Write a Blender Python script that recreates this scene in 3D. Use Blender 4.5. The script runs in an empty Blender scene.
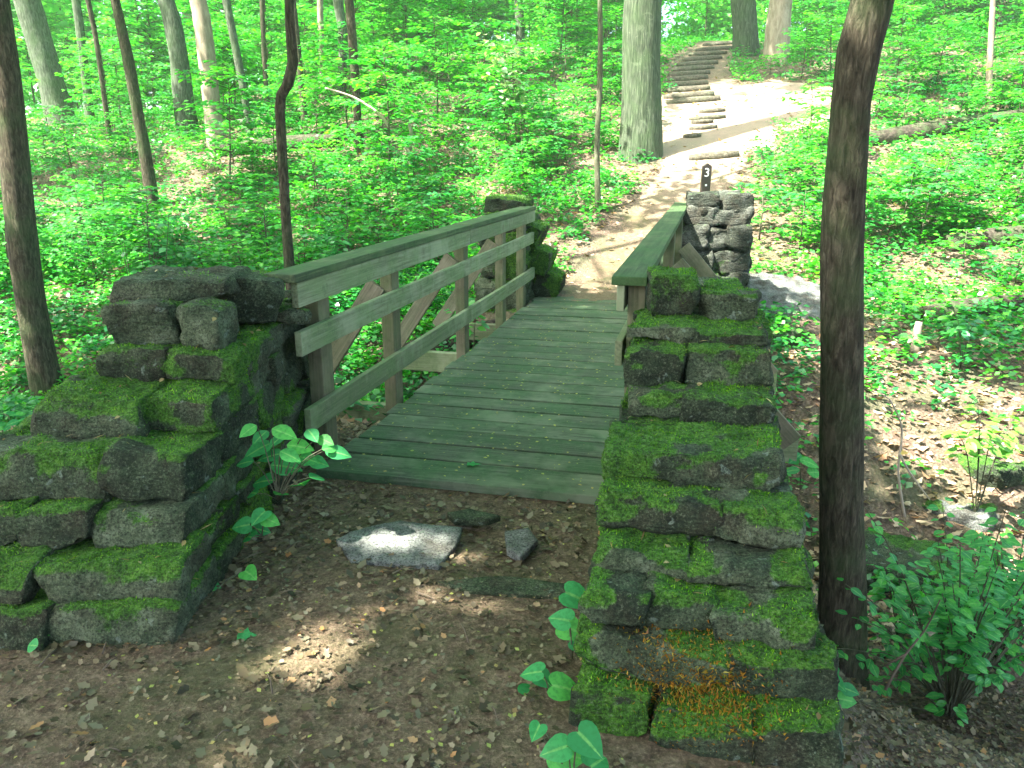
import bpy, bmesh, math, random
import numpy as np
from mathutils import Vector, Matrix

random.seed(7)
RNG = np.random.default_rng(11)
S = bpy.context.scene
COL = S.collection
R = math.radians

# ------------------------------------------------------------------ camera, sky, sun, exposure
CAM_H, PITCH, FPX = 1.65, R(15.7), 780.0
cam_d = bpy.data.cameras.new('camera'); cam = bpy.data.objects.new('camera', cam_d); COL.objects.link(cam)
cam.location = (0, 0, CAM_H); cam.rotation_euler = (R(90) - PITCH, 0, 0)
cam_d.sensor_width = 36; cam_d.lens = FPX / 1024 * 36; cam_d.clip_end = 2000; cam_d.clip_start = .05
S.camera = cam
SUN = Vector((-.50, -.24, .83)).normalized()          # direction towards the sun
W = bpy.data.worlds.new('World'); S.world = W; W.use_nodes = True
nt = W.node_tree; nt.nodes.clear()
sky = nt.nodes.new('ShaderNodeTexSky'); sky.sky_type = 'NISHITA'; sky.sun_disc = False
sky.sun_elevation = math.asin(SUN.z); sky.sun_rotation = math.atan2(SUN.x, SUN.y)
sky.dust_density = 4.0; sky.air_density = .7; sky.ozone_density = .2
bg = nt.nodes.new('ShaderNodeBackground'); bg.inputs[1].default_value = .15
wo = nt.nodes.new('ShaderNodeOutputWorld')
nt.links.new(sky.outputs[0], bg.inputs[0]); nt.links.new(bg.outputs[0], wo.inputs[0])
sl = bpy.data.lights.new('sun', 'SUN'); sl.energy = 5.0; sl.angle = R(.5); sl.color = (1, .96, .88)
so = bpy.data.objects.new('sun', sl); COL.objects.link(so)
so.rotation_euler = SUN.to_track_quat('Z', 'Y').to_euler(); so.location = (0, 0, 30)
S.view_settings.view_transform = 'Standard'; S.view_settings.look = 'None'
S.view_settings.exposure = 2.95; S.view_settings.gamma = 1; S.view_settings.use_curve_mapping = False
try:
    S.cycles.max_bounces = 7; S.cycles.diffuse_bounces = 4; S.cycles.transmission_bounces = 4
    S.cycles.glossy_bounces = 2; S.cycles.use_denoising = True
    S.cycles.caustics_reflective = False; S.cycles.caustics_refractive = False
except Exception:
    pass

# ------------------------------------------------------------------ numpy noise
_perm = np.random.default_rng(5).random((64, 64, 64))
def vnoise(p):
    p = np.asarray(p, float); i = np.floor(p).astype(int); f = p - i; f = f * f * (3 - 2 * f)
    i0 = i & 63; i1 = (i + 1) & 63
    def g(a, b, c): return _perm[a, b, c]
    x0, y0, z0 = i0.T; x1, y1, z1 = i1.T; fx, fy, fz = f.T
    c00 = g(x0, y0, z0) * (1 - fx) + g(x1, y0, z0) * fx; c10 = g(x0, y1, z0) * (1 - fx) + g(x1, y1, z0) * fx
    c01 = g(x0, y0, z1) * (1 - fx) + g(x1, y0, z1) * fx; c11 = g(x0, y1, z1) * (1 - fx) + g(x1, y1, z1) * fx
    return ((c00 * (1 - fy) + c10 * fy) * (1 - fz) + (c01 * (1 - fy) + c11 * fy) * fz)
def fbm(p, o=4):
    p = np.asarray(p, float); s = 0; a = .5; t = 0
    for k in range(o):
        s = s + a * vnoise(p + 17.3 * k); t += a; p = p * 2.03; a *= .5
    return s / t
def fbm2(x, y, sc, o=4, z=.5):
    return fbm(np.stack([x * sc + 31, y * sc + 57, np.full_like(x, z)], -1), o)
def sst(x, a, b):
    t = np.clip((x - a) / (b - a), 0, 1); return t * t * (3 - 2 * t)

# ------------------------------------------------------------------ frames: bridge u (along), w (right)
UX, UY = .2334, .9724
def uw(u, w, z=0): return Vector((w * UY + u * UX, -w * UX + u * UY, z))
def to_uw(x, y): return x * UX + y * UY, x * UY - y * UX

PATH = [(-.2, -2.5), (-.25, 2), (.0, 3.8), (1.15, 9.6), (1.35, 10.6), (1.75, 12.2), (2.6, 13.9), (3.4, 15.2), (4.05, 17.0),
        (4.9, 19.5), (5.15, 22), (5.45, 24.5), (6.35, 27.5), (7.7, 31), (9.0, 35)]
def path_dist(x, y):
    best = np.full(x.shape, 1e9); prog = np.zeros(x.shape)
    for k in range(len(PATH) - 1):
        ax, ay = PATH[k]; bx, by = PATH[k + 1]; dx, dy = bx - ax, by - ay
        t = np.clip(((x - ax) * dx + (y - ay) * dy) / (dx * dx + dy * dy), 0, 1)
        d = np.hypot(x - ax - t * dx, y - ay - t * dy)
        m = d < best; best = np.where(m, d, best)
    return best

def H(x, y, micro=False):
    x = np.asarray(x, float); y = np.asarray(y, float); sc = x.ndim == 0
    x = np.atleast_1d(x); y = np.atleast_1d(y)
    u, w = to_uw(x, y)
    # hillside beyond
    r = np.maximum(0, u - 11.0); rise = .34 * (np.sqrt(r * r + 1.2) - math.sqrt(1.2))
    cap = 3.9 + 4.6 * sst(x + .26 * y, -4, 3)
    hill = cap * (1 - np.exp(-rise / cap * 1.0)) * 1.0
    hill = np.where(rise < cap * 2.5, np.minimum(rise, 1e9) / (1 + (rise / cap) ** 3) ** (1 / 3.), cap)
    hill = hill + .35 * (fbm2(x, y, .16) - .5) * sst(u, 11, 16) * (1 - .7 * np.exp(-(path_dist(x, y) / 1.2) ** 2))
    # ravine
    uc = 6.7 - 1.9 * sst(w, -.2, 1.6) - .5 * sst(w, 1.6, 5) + .5 * sst(-w, 3, 8)
    near = u < uc
    sn = 1.25 - .35 * sst(w, 0, 1.5); sf = 1.9 + 2.0 * sst(w, .2, 2.5)
    dep = 1.2 + .1 * sst(w, 0, 2)
    q = (u - uc) / np.where(near, sn, sf)
    rav = -dep * np.exp(-q * q)
    on = np.exp(-((w + 1.15) / 1.25) ** 4)
    rav = rav * (1 - on * sst(u, 9.0, 9.7)) * (1 - on * (1 - sst(u, 3.85, 4.3)))
    side = -.9 * sst(w, .3, .95) * (1 - sst(u, 4, 8)) - .5 * sst(-w, 2.7, 4.2) * (1 - sst(u, 4, 9))
    z = hill + np.maximum(rav + side, -1.5) - .055 * sst(u, 2.6, 3.3) * (1 - sst(u, 4, 4.3)) * on
    z = z + .10 * (fbm2(x, y, .7, 3) - .5) * sst(np.abs(w + 1.1), .8, 2.0)
    if micro:
        z = z + .035 * (fbm2(x, y, 4.5, 4) - .5) + .012 * (fbm2(x, y, 22, 3) - .5)
    return float(z[0]) if sc else z

FWD = Vector((0, math.cos(PITCH), -math.sin(PITCH))); UPV = Vector((0, math.sin(PITCH), math.cos(PITCH)))
def ray(px, py): return FWD + Vector((1, 0, 0)) * ((px - 512) / FPX) - UPV * ((py - 384) / FPX)
def at_ground(px, py):
    d = ray(px, py); t = 1.0
    while t < 120:
        p = Vector((0, 0, CAM_H)) + d * t
        if p.z < H(p.x, p.y): return p
        t += .04
    return Vector((0, 0, CAM_H)) + d * 40
def at_depth(px, py, y):
    d = ray(px, py); return Vector((0, 0, CAM_H)) + d * (y / d.y)

# ------------------------------------------------------------------ object helpers
def tag(o, label=None, cat=None, group=None, kind=None):
    if label: o['label'] = label
    if cat: o['category'] = cat
    if group: o['group'] = group
    if kind: o['kind'] = kind
    return o
def thing(name, loc, label, cat, group=None):
    o = bpy.data.objects.new(name, None); COL.objects.link(o); o.location = loc
    o.empty_display_size = .2
    return tag(o, label, cat, group)
def mesh_np(name, v, faces, smooth=False):
    me = bpy.data.meshes.new(name); v = np.asarray(v, np.float32)
    if isinstance(faces, np.ndarray): faces = [faces]
    faces = [f for f in faces if len(f)]
    me.vertices.add(len(v)); me.vertices.foreach_set('co', v.ravel())
    tot = [np.full(len(f), f.shape[1], np.int32) for f in faces]
    tot = np.concatenate(tot); idx = np.concatenate([f.ravel() for f in faces]).astype(np.int32)
    me.loops.add(len(idx)); me.loops.foreach_set('vertex_index', idx)
    st = np.concatenate([[0], np.cumsum(tot)[:-1]]).astype(np.int32)
    me.polygons.add(len(tot)); me.polygons.foreach_set('loop_start', st); me.polygons.foreach_set('loop_total', tot)
    me.update(calc_edges=True)
    if smooth: me.polygons.foreach_set('use_smooth', np.ones(len(tot), bool))
    me.validate()
    return me
def link(name, me, mat, parent=None, attr=None):
    o = bpy.data.objects.new(name, me); COL.objects.link(o)
    if mat: me.materials.append(mat)
    if attr is not None:
        a = me.attributes.new('moss', 'FLOAT', 'POINT'); a.data.foreach_set('value', np.asarray(attr, np.float32))
    if parent is not None:
        o.parent = parent; o.matrix_parent_inverse = Matrix.Translation(parent.location).inverted()
    return o
def link_local(name, me, mat, parent):
    o = bpy.data.objects.new(name, me); COL.objects.link(o)
    if mat and not me.materials: me.materials.append(mat)
    o.parent = parent; return o
def dup(root, loc, rz, s, label=None):
    r = root.copy(); COL.objects.link(r); r.location = loc; r.rotation_euler = (0, 0, rz); r.scale = (s, s, s)
    if label: r['label'] = label
    for ch in list(root.children):
        c = ch.copy(); COL.objects.link(c); c.parent = r
    return r

# ------------------------------------------------------------------ materials
def newmat(name):
    m = bpy.data.materials.new(name); m.use_nodes = True; t = m.node_tree; t.nodes.clear()
    out = t.nodes.new('ShaderNodeOutputMaterial'); return m, t, out
def N(t, typ, **k):
    n = t.nodes.new(typ)
    for a, b in k.items():
        if a.startswith('i_'):
            key = a[2:]; key = int(key) if key.isdigit() else key.replace('_', ' ')
            n.inputs[key].default_value = b
        else: setattr(n, a, b)
    return n
def ramp(t, fac, stops):
    r = t.nodes.new('ShaderNodeValToRGB'); e = r.color_ramp.elements
    while len(e) < len(stops): e.new(.5)
    for el, (p, c) in zip(e, stops): el.position = p; el.color = (*c, 1)
    t.links.new(fac, r.inputs[0]); return r.outputs[0]
def noise(t, co, sc, det=4, rough=.55, dist=0):
    n = N(t, 'ShaderNodeTexNoise'); n.inputs['Scale'].default_value = sc; n.inputs['Detail'].default_value = det
    n.inputs['Roughness'].default_value = rough; n.inputs['Distortion'].default_value = dist
    t.links.new(co, n.inputs['Vector']); return n.outputs['Fac']
def coords(t, scale=(1, 1, 1), kind='Object'):
    c = N(t, 'ShaderNodeTexCoord'); m = N(t, 'ShaderNodeMapping'); m.inputs['Scale'].default_value = scale
    t.links.new(c.outputs[kind], m.inputs[0]); return m.outputs[0]
def mixc(t, f, a, b):
    m = N(t, 'ShaderNodeMix', data_type='RGBA')
    for s, v in ((m.inputs[0], f), (m.inputs[6], a), (m.inputs[7], b)):
        if isinstance(v, (int, float)): s.default_value = v
        elif isinstance(v, tuple): s.default_value = (*v, 1)
        else: t.links.new(v, s)
    return m.outputs[2]
def math_(t, op, a, b=0, clamp=False):
    m = N(t, 'ShaderNodeMath', operation=op); m.use_clamp = clamp
    for s, v in ((m.inputs[0], a), (m.inputs[1], b)):
        if isinstance(v, (int, float)): s.default_value = v
        else: t.links.new(v, s)
    return m.outputs[0]
def bump(t, h, strength, dist=.02, prev=None):
    b = N(t, 'ShaderNodeBump'); b.inputs['Strength'].default_value = strength; b.inputs['Distance'].default_value = dist
    t.links.new(h, b.inputs['Height'])
    if prev is not None: t.links.new(prev, b.inputs['Normal'])
    return b.outputs[0]
def prin(t, out, col, rough=.85, nrm=None, spec=.3):
    p = N(t, 'ShaderNodeBsdfPrincipled')
    if isinstance(col, tuple): p.inputs['Base Color'].default_value = (*col, 1)
    else: t.links.new(col, p.inputs['Base Color'])
    if isinstance(rough, (int, float)): p.inputs['Roughness'].default_value = rough
    else: t.links.new(rough, p.inputs['Roughness'])
    p.inputs['Specular IOR Level'].default_value = spec
    if nrm is not None: t.links.new(nrm, p.inputs['Normal'])
    t.links.new(p.outputs[0], out.inputs[0]); return p

def leaf_mat(name, stops, trans=.45, gloss=.06, rough=.4, patchy=0, wave=0, vein=False):
    m, t, out = newmat(name)
    g = N(t, 'ShaderNodeNewGeometry'); c = ramp(t, g.outputs['Random Per Island'], stops)
    if vein:
        va = N(t, 'ShaderNodeAttribute', attribute_name='moss'); c = mixc(t, ramp(t, va.outputs['Fac'], [(.86, (0, 0, 0)), (.95, (.75, .75, .75))]), c, (.22, .50, .14))
        c = mixc(t, ramp(t, noise(t, g.outputs['Position'], 60, 3, .6), [(.45, (0, 0, 0)), (.62, (.45, .45, .45))]), c, (.02, .16, .04))
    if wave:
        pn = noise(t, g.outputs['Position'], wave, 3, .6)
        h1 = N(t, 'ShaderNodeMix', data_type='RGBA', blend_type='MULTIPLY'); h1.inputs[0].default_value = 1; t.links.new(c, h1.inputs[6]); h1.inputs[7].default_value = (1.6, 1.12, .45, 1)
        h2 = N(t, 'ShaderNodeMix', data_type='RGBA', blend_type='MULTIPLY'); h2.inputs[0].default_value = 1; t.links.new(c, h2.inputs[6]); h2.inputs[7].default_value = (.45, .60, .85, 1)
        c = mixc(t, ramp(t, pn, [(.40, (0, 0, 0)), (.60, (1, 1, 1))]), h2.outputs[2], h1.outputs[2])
    if patchy:
        pn = noise(t, coords(t), patchy, 4, .6); c = mixc(t, ramp(t, pn, [(.42, (0, 0, 0)), (.60, (1, 1, 1))]), mixc(t, .72, c, (.010, .035, .004)), c)
        c = mixc(t, ramp(t, noise(t, coords(t), 3.1, 3, .6, .5), [(.58, (0, 0, 0)), (.72, (.7, .7, .7))]), c, (.16, .22, .03))
    d = N(t, 'ShaderNodeBsdfDiffuse'); tr = N(t, 'ShaderNodeBsdfTranslucent'); gl = N(t, 'ShaderNodeBsdfGlossy')
    gl.inputs['Roughness'].default_value = rough; gl.inputs['Color'].default_value = (.9, 1, .9, 1)
    t.links.new(c, d.inputs[0])
    h = N(t, 'ShaderNodeMix', data_type='RGBA', blend_type='MULTIPLY'); h.inputs[0].default_value = 1
    t.links.new(c, h.inputs[6]); h.inputs[7].default_value = (1.3, 1.55, .6, 1)
    t.links.new(h.outputs[2], tr.inputs[0])
    m1 = N(t, 'ShaderNodeMixShader'); m1.inputs[0].default_value = trans
    t.links.new(d.outputs[0], m1.inputs[1]); t.links.new(tr.outputs[0], m1.inputs[2])
    m2 = N(t, 'ShaderNodeMixShader'); m2.inputs[0].default_value = gloss
    t.links.new(m1.outputs[0], m2.inputs[1]); t.links.new(gl.outputs[0], m2.inputs[2])
    t.links.new(m2.outputs[0], out.inputs[0]); return m
M_leaf = leaf_mat('leaf_crown', [(0, (.03, .20, .04)), (.5, (.05, .30, .05)), (1, (.11, .40, .05))], .5)
M_far = leaf_mat('leaf_far', [(0, (.04, .34, .05)), (.5, (.08, .44, .06)), (1, (.20, .55, .08))], .5)
M_under = leaf_mat('leaf_understory', [(0, (.015, .22, .03)), (.5, (.035, .36, .05)), (1, (.11, .48, .045))], .45, .08, wave=.9)
M_cover = leaf_mat('leaf_cover', [(0, (.012, .18, .03)), (.55, (.03, .31, .045)), (1, (.09, .43, .04))], .38, .06, wave=1.3)
M_near = leaf_mat('leaf_near', [(0, (.03, .22, .07)), (.6, (.05, .31, .09)), (1, (.10, .42, .07))], .38, .02, .5, vein=True)
M_shrub = leaf_mat('leaf_shrub', [(0, (.03, .22, .05)), (.6, (.05, .33, .06)), (1, (.11, .45, .06))], .4, .04, .45, vein=True)
M_yellow = leaf_mat('leaf_fresh', [(0, (.10, .30, .03)), (1, (.18, .38, .05))], .4, .05)
M_litter = leaf_mat('dead_leaf', [(0, (.03, .022, .012)), (.35, (.085, .062, .034)), (.6, (.15, .11, .06)), (.8, (.15, .14, .09)), (.95, (.28, .20, .12)), (1, (.32, .15, .05))], .12, .03, .5)
M_litterL = leaf_mat('dry_leaf', [(0, (.15, .09, .05)), (.4, (.34, .23, .14)), (.8, (.52, .40, .27)), (1, (.36, .16, .07))], .15, .05, .45)
M_fleck = leaf_mat('fallen_fleck', [(0, (.20, .26, .06)), (.5, (.34, .34, .08)), (1, (.30, .22, .08))], .1, .03)
M_straw = leaf_mat('straw_debris', [(0, (.12, .08, .03)), (.5, (.26, .20, .08)), (1, (.34, .30, .16))], .15, .02)
M_moss = leaf_mat('moss_tuft', [(0, (.03, .13, .003)), (.5, (.09, .29, .005)), (1, (.22, .42, .008))], .25, .02, patchy=7)
M_rust = leaf_mat('rust_moss', [(0, (.14, .055, .008)), (.5, (.30, .14, .015)), (1, (.20, .20, .02))], .2, .02)

def mat_soil():
    m, t, out = newmat('soil'); co = coords(t)
    n1 = noise(t, co, 2.2, 6, .6); n2 = noise(t, co, 38, 5, .7); n3 = noise(t, co, 9, 4, .6)
    c = ramp(t, n2, [(.3, (.05, .034, .024)), (.48, (.115, .08, .055)), (.6, (.19, .14, .10)), (.75, (.29, .22, .16))])
    c = mixc(t, math_(t, 'MULTIPLY', ramp(t, n1, [(.45, (0, 0, 0)), (.62, (1, 1, 1))]), .45), c, (.055, .085, .035))
    v = N(t, 'ShaderNodeTexVoronoi'); v.inputs['Scale'].default_value = 26; t.links.new(co, v.inputs['Vector'])
    nb = bump(t, v.outputs['Distance'], .7, .03); nb = bump(t, n2, .8, .025, nb)
    prin(t, out, c, .9, nb, .2); return m
def mat_path():
    m, t, out = newmat('trodden_dirt'); co = coords(t)
    n1 = noise(t, co, 1.6, 6, .65); n2 = noise(t, co, 60, 5, .75); n3 = noise(t, co, 14, 5, .7)
    c = ramp(t, n3, [(.34, (.05, .037, .022)), (.5, (.14, .11, .065)), (.66, (.28, .22, .14))])
    c = mixc(t, .55, c, ramp(t, n2, [(.35, (.04, .027, .016)), (.52, (.14, .09, .055)), (.68, (.40, .29, .20))]))
    c = mixc(t, math_(t, 'MULTIPLY', ramp(t, n1, [(.50, (0, 0, 0)), (.60, (1, 1, 1))]), .5), c, (.07, .085, .03))
    # paler worn dirt; sunlit glare and the upper flight's shade painted into its tone
    g = N(t, 'ShaderNodeSeparateXYZ'); t.links.new(co, g.inputs[0])
    f = N(t, 'ShaderNodeMapRange'); f.inputs[1].default_value = 14; f.inputs[2].default_value = 17.5; t.links.new(g.outputs[1], f.inputs[0])
    f2 = N(t, 'ShaderNodeMapRange'); f2.inputs[1].default_value = 23.5; f2.inputs[2].default_value = 22; t.links.new(g.outputs[1], f2.inputs[0])
    c = mixc(t, math_(t, 'MULTIPLY', math_(t, 'MULTIPLY', f.outputs[0], f2.outputs[0]), .5), c, (.40, .31, .23))
    nb = bump(t, n2, .9, .02); nb = bump(t, n3, .5, .04, nb)
    prin(t, out, c, .85, nb, .25); return m
def mat_stone(name='mossy_stone', base=((.014, .024, .009), (.040, .062, .028), (.09, .12, .062), (.19, .23, .14))):
    m, t, out = newmat(name); co = coords(t); cz = coords(t, (1, 1, 5))
    n1 = noise(t, co, 7, 8, .7); n2 = noise(t, co, 45, 5, .7); n3 = noise(t, cz, 9, 5, .6)
    oi = N(t, 'ShaderNodeObjectInfo')
    f = math_(t, 'ADD', n1, math_(t, 'MULTIPLY', math_(t, 'SUBTRACT', oi.outputs['Random'], .5), .22))
    c = ramp(t, f, [(.32, base[0]), (.47, base[1]), (.60, base[2]), (.74, base[3])])
    c = mixc(t, ramp(t, noise(t, co, 4.3, 4, .6, .3), [(.50, (0, 0, 0)), (.66, (.6, .6, .6))]), c, (.05, .035, .02))
    li = noise(t, co, 16, 3, .5, .4); c = mixc(t, ramp(t, li, [(.66, (0, 0, 0)), (.70, (.6, .6, .6))]), c, (.22, .28, .22))
    c = mixc(t, math_(t, 'MULTIPLY', n2, .5), c, mixc(t, .5, c, (.02, .025, .02)))
    a = N(t, 'ShaderNodeAttribute', attribute_name='moss')
    mf = math_(t, 'ADD', a.outputs['Fac'], math_(t, 'MULTIPLY', math_(t, 'SUBTRACT', n2, .5), .9))
    mf = ramp(t, mf, [(.42, (0, 0, 0)), (.62, (1, 1, 1))])
    mc = ramp(t, noise(t, co, 30, 5, .7), [(.3, (.015, .05, .006)), (.5, (.045, .14, .01)), (.7, (.10, .23, .02))])
    c = mixc(t, mf, c, mc)
    fn = noise(t, co, 95, 5, .8); c = mixc(t, ramp(t, fn, [(.42, (.75, .75, .75)), (.5, (0, 0, 0))]), c, (.008, .010, .006)); c = mixc(t, ramp(t, fn, [(.55, (0, 0, 0)), (.68, (.55, .55, .55))]), c, (.24, .27, .17))
    nb = bump(t, n3, .9, .045); nb = bump(t, n2, .9, .02, nb); nb = bump(t, noise(t, co, 130, 4, .7), .6, .006, nb)
    prin(t, out, c, .88, nb, .25); return m
def mat_wood(name, dark, mid, light, green, amt):
    m, t, out = newmat(name); co = coords(t, (1, 1, 1)); 
    oi = N(t, 'ShaderNodeObjectInfo')
    ad = N(t, 'ShaderNodeVectorMath', operation='ADD'); mu = N(t, 'ShaderNodeVectorMath', operation='SCALE')
    mu.inputs[3].default_value = 37; cx = N(t, 'ShaderNodeCombineXYZ'); t.links.new(oi.outputs['Random'], cx.inputs[0]); t.links.new(oi.outputs['Random'], cx.inputs[1])
    t.links.new(cx.outputs[0], mu.inputs[0]); t.links.new(co, ad.inputs[0]); t.links.new(mu.outputs[0], ad.inputs[1])
    mp = N(t, 'ShaderNodeMapping'); mp.inputs['Scale'].default_value = (2.2, 55, 55); t.links.new(ad.outputs[0], mp.inputs[0])
    g = noise(t, mp.outputs[0], 1, 5, .65, .3); bl = noise(t, ad.outputs[0], 3.5, 5, .65); fine = noise(t, ad.outputs[0], 60, 4, .7)
    c = ramp(t, g, [(.3, dark), (.5, mid), (.72, light)])
    c = mixc(t, math_(t, 'MULTIPLY', oi.outputs['Random'], .6), c, dark)
    c = mixc(t, math_(t, 'MULTIPLY', ramp(t, bl, [(.38, (0, 0, 0)), (.6, (1, 1, 1))]), amt), c, green)
    sp = noise(t, ad.outputs[0], 14, 4, .7); c = mixc(t, ramp(t, sp, [(.54, (0, 0, 0)), (.66, (.5, .5, .5))]), c, dark); sp2 = noise(t, ad.outputs[0], 1.7, 4, .7); c = mixc(t, ramp(t, sp2, [(.50, (0, 0, 0)), (.64, (.5, .5, .5))]), c, light)
    c = mixc(t, math_(t, 'MULTIPLY', ramp(t, fine, [(.55, (0, 0, 0)), (.7, (1, 1, 1))]), .25), c, light)
    nb = bump(t, g, .5, .006); nb = bump(t, fine, .3, .003, nb)
    prin(t, out, c, .8, nb, .3); return m
def mat_bark(name, dark, mid, light, sx=26, sz=3.0, moss=.25, b=.8):
    m, t, out = newmat(name); co = coords(t, (1, 1, sz / sx)); c2 = coords(t)
    g = noise(t, co, sx, 6, .65, .6); bl = noise(t, c2, 2.6, 5, .6); fine = noise(t, c2, 80, 4, .7)
    c = ramp(t, g, [(.34, dark), (.52, mid), (.68, light)])
    c = mixc(t, math_(t, 'MULTIPLY', fine, .4), c, dark)
    c = mixc(t, math_(t, 'MULTIPLY', ramp(t, bl, [(.45, (0, 0, 0)), (.65, (1, 1, 1))]), moss), c, (.05, .10, .03))
    li = noise(t, c2, 6, 3, .5, .5); c = mixc(t, ramp(t, li, [(.64, (0, 0, 0)), (.70, (.35, .35, .35))]), c, light)
    nb = bump(t, g, b, .03); nb = bump(t, fine, .3, .006, nb)
    prin(t, out, c, .9, nb, .15); return m
def mat_plain(name, col, rough=.7): 
    m, t, out = newmat(name); n = noise(t, coords(t), 30, 4)
    prin(t, out, mixc(t, math_(t, 'MULTIPLY', n, .5), col, tuple(c * .5 for c in col)), rough); return m
M_soil = mat_soil(); M_path = mat_path(); M_stone = mat_stone()
M_slab = mat_stone('pale_slab', ((.08, .09, .08), (.15, .16, .145), (.24, .25, .23), (.38, .39, .36)))
M_core = mat_plain('wall_mortar', (.03, .035, .022), .95)
M_deck = mat_wood('deck_wood', (.024, .034, .02), (.08, .105, .062), (.18, .21, .135), (.028, .09, .026), .65)
M_rail = mat_wood('rail_wood', (.09, .105, .055), (.21, .235, .13), (.33, .36, .22), (.10, .20, .05), .45)
M_hand = mat_wood('handrail_wood', (.022, .036, .016), (.055, .08, .034), (.13, .165, .07), (.03, .09, .018), .6)
M_post = mat_wood('post_wood', (.06, .055, .03), (.13, .12, .07), (.22, .20, .12), (.07, .13, .03), .45)
M_brace = mat_wood('brace_wood', (.08, .075, .045), (.17, .155, .10), (.28, .25, .17), (.09, .14, .05), .35)
M_bark_dark = mat_bark('bark_dark', (.018, .015, .009), (.065, .055, .034), (.14, .12, .08), 42, 9, .35, 1.0)
M_bark_grey = mat_bark('bark_grey', (.03, .038, .024), (.08, .10, .065), (.16, .19, .13), 26, 5, .4)
M_bark_pale = mat_bark('bark_pale', (.16, .13, .09), (.27, .22, .16), (.38, .32, .24), 12, 3, .12, .3)
M_bark_oak = mat_bark('bark_furrowed', (.022, .03, .018), (.07, .09, .055), (.14, .17, .11), 34, 3.2, .35, 1.0)
M_bark_thin = mat_bark('bark_sapling', (.05, .05, .03), (.10, .10, .06), (.18, .18, .12), 30, 6, .2)
M_log = mat_bark('rotting_log', (.02, .018, .013), (.055, .045, .033), (.12, .10, .075), 18, 18, .6)
M_steplog = mat_bark('step_timber', (.04, .035, .025), (.10, .09, .065), (.18, .16, .12), 18, 18, .2)
M_sign = mat_plain('sign_post_paint', (.035, .025, .02), .6)
M_white = mat_plain('white_paint', (.8, .8, .78), .5)
M_twig = mat_plain('twig', (.13, .10, .07), .9)
M_pink = mat_plain('bare_branch', (.42, .34, .26), .8)

# ------------------------------------------------------------------ ground and path
def axis(a, b, step, lo, hi, g):
    c = list(np.arange(a, b, step)); s = step; v = c[-1]
    while v < hi: s *= g; v += s; c.append(v)
    s = step; v = c[0]; pre = []
    while v > lo: s *= g; v -= s; pre.append(v)
    return np.array(pre[::-1] + c)
gx = axis(-3.2, 3.6, .045, -700, 700, 1.055)
gy = np.concatenate([axis(1.2, 7, .045, -60, 7, 1.09)[:-1] if False else axis(1.2, 7, .045, -60, 7, 1.09)])
gy = gy[gy <= 7.0]; ext = [gy[-1]]; s = .045
while ext[-1] < 38: s = min(s * 1.03, .22); ext.append(ext[-1] + s)
while ext[-1] < 900: s *= 1.15; ext.append(ext[-1] + s)
gy = np.concatenate([gy, ext[1:]])
X, Y = np.meshgrid(gx, gy); Z = H(X.ravel(), Y.ravel(), True).reshape(X.shape)
V = np.stack([X, Y, Z], -1).reshape(-1, 3); ny, nx = X.shape
ii = (np.arange(ny - 1)[:, None] * nx + np.arange(nx - 1)[None, :]).ravel()
F = np.stack([ii, ii + 1, ii + nx + 1, ii + nx], -1)
fc = V[F].mean(1)
def path_mask(x, y):
    u, w = to_uw(x, y); rag = .5 * (fbm2(x, y, 1.3) - .5) + .25 * (fbm2(x, y, 5) - .5)
    d = path_dist(x, y); wid = np.where(y > 9, .50 + .25 * sst(y, 12, 16) + .1 * sst(y, 16, 20), .9)
    wid = wid + np.where((y > 17) & (y < 22), .5, 0) - .12 * sst(y, 22, 24)
    m = d < wid + rag
    m |= (u < 4.3) & (u > .5) & (w > -2.35 - .3 * sst(-u, -2.6, -1)) & (w < -.2)
    m |= np.hypot((x - 6.9) / 1.7, (y - 20.2) / 2.2) < 1 + rag
    m |= (u < 1.9) & (w < .3) & (w > -3.6 + rag)
    return m & ~((u > 4.35) & (u < 9.6))
pm = path_mask(fc[:, 0], fc[:, 1])
def sub(V, F):
    k, inv = np.unique(F.ravel(), return_inverse=True); return V[k], inv.reshape(F.shape)
v1, f1 = sub(V, F[~pm]); v2, f2 = sub(V, F[pm])
tag(link('ground', mesh_np('ground', v1, f1, True), M_soil), kind='structure')
tag(link('path', mesh_np('path', v2, f2, True), M_path), kind='structure')

bm = bmesh.new(); bmesh.ops.create_cube(bm, size=1); me = bpy.data.meshes.new('haze'); bm.to_mesh(me); bm.free()
hz = bpy.data.objects.new('haze', me); COL.objects.link(hz); hz.scale = (240, 170, 42); hz.location = (0, 60, 18)
m, t, out = newmat('haze_air'); pv = N(t, 'ShaderNodeVolumePrincipled'); pv.inputs['Density'].default_value = .0015; pv.inputs['Color'].default_value = (.66, 1, .62, 1); pv.inputs['Anisotropy'].default_value = .3
t.links.new(pv.outputs[0], out.inputs[1]); me.materials.append(m); tag(hz, 'thin bright haze hanging in the wood', 'haze', kind='stuff')
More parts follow.
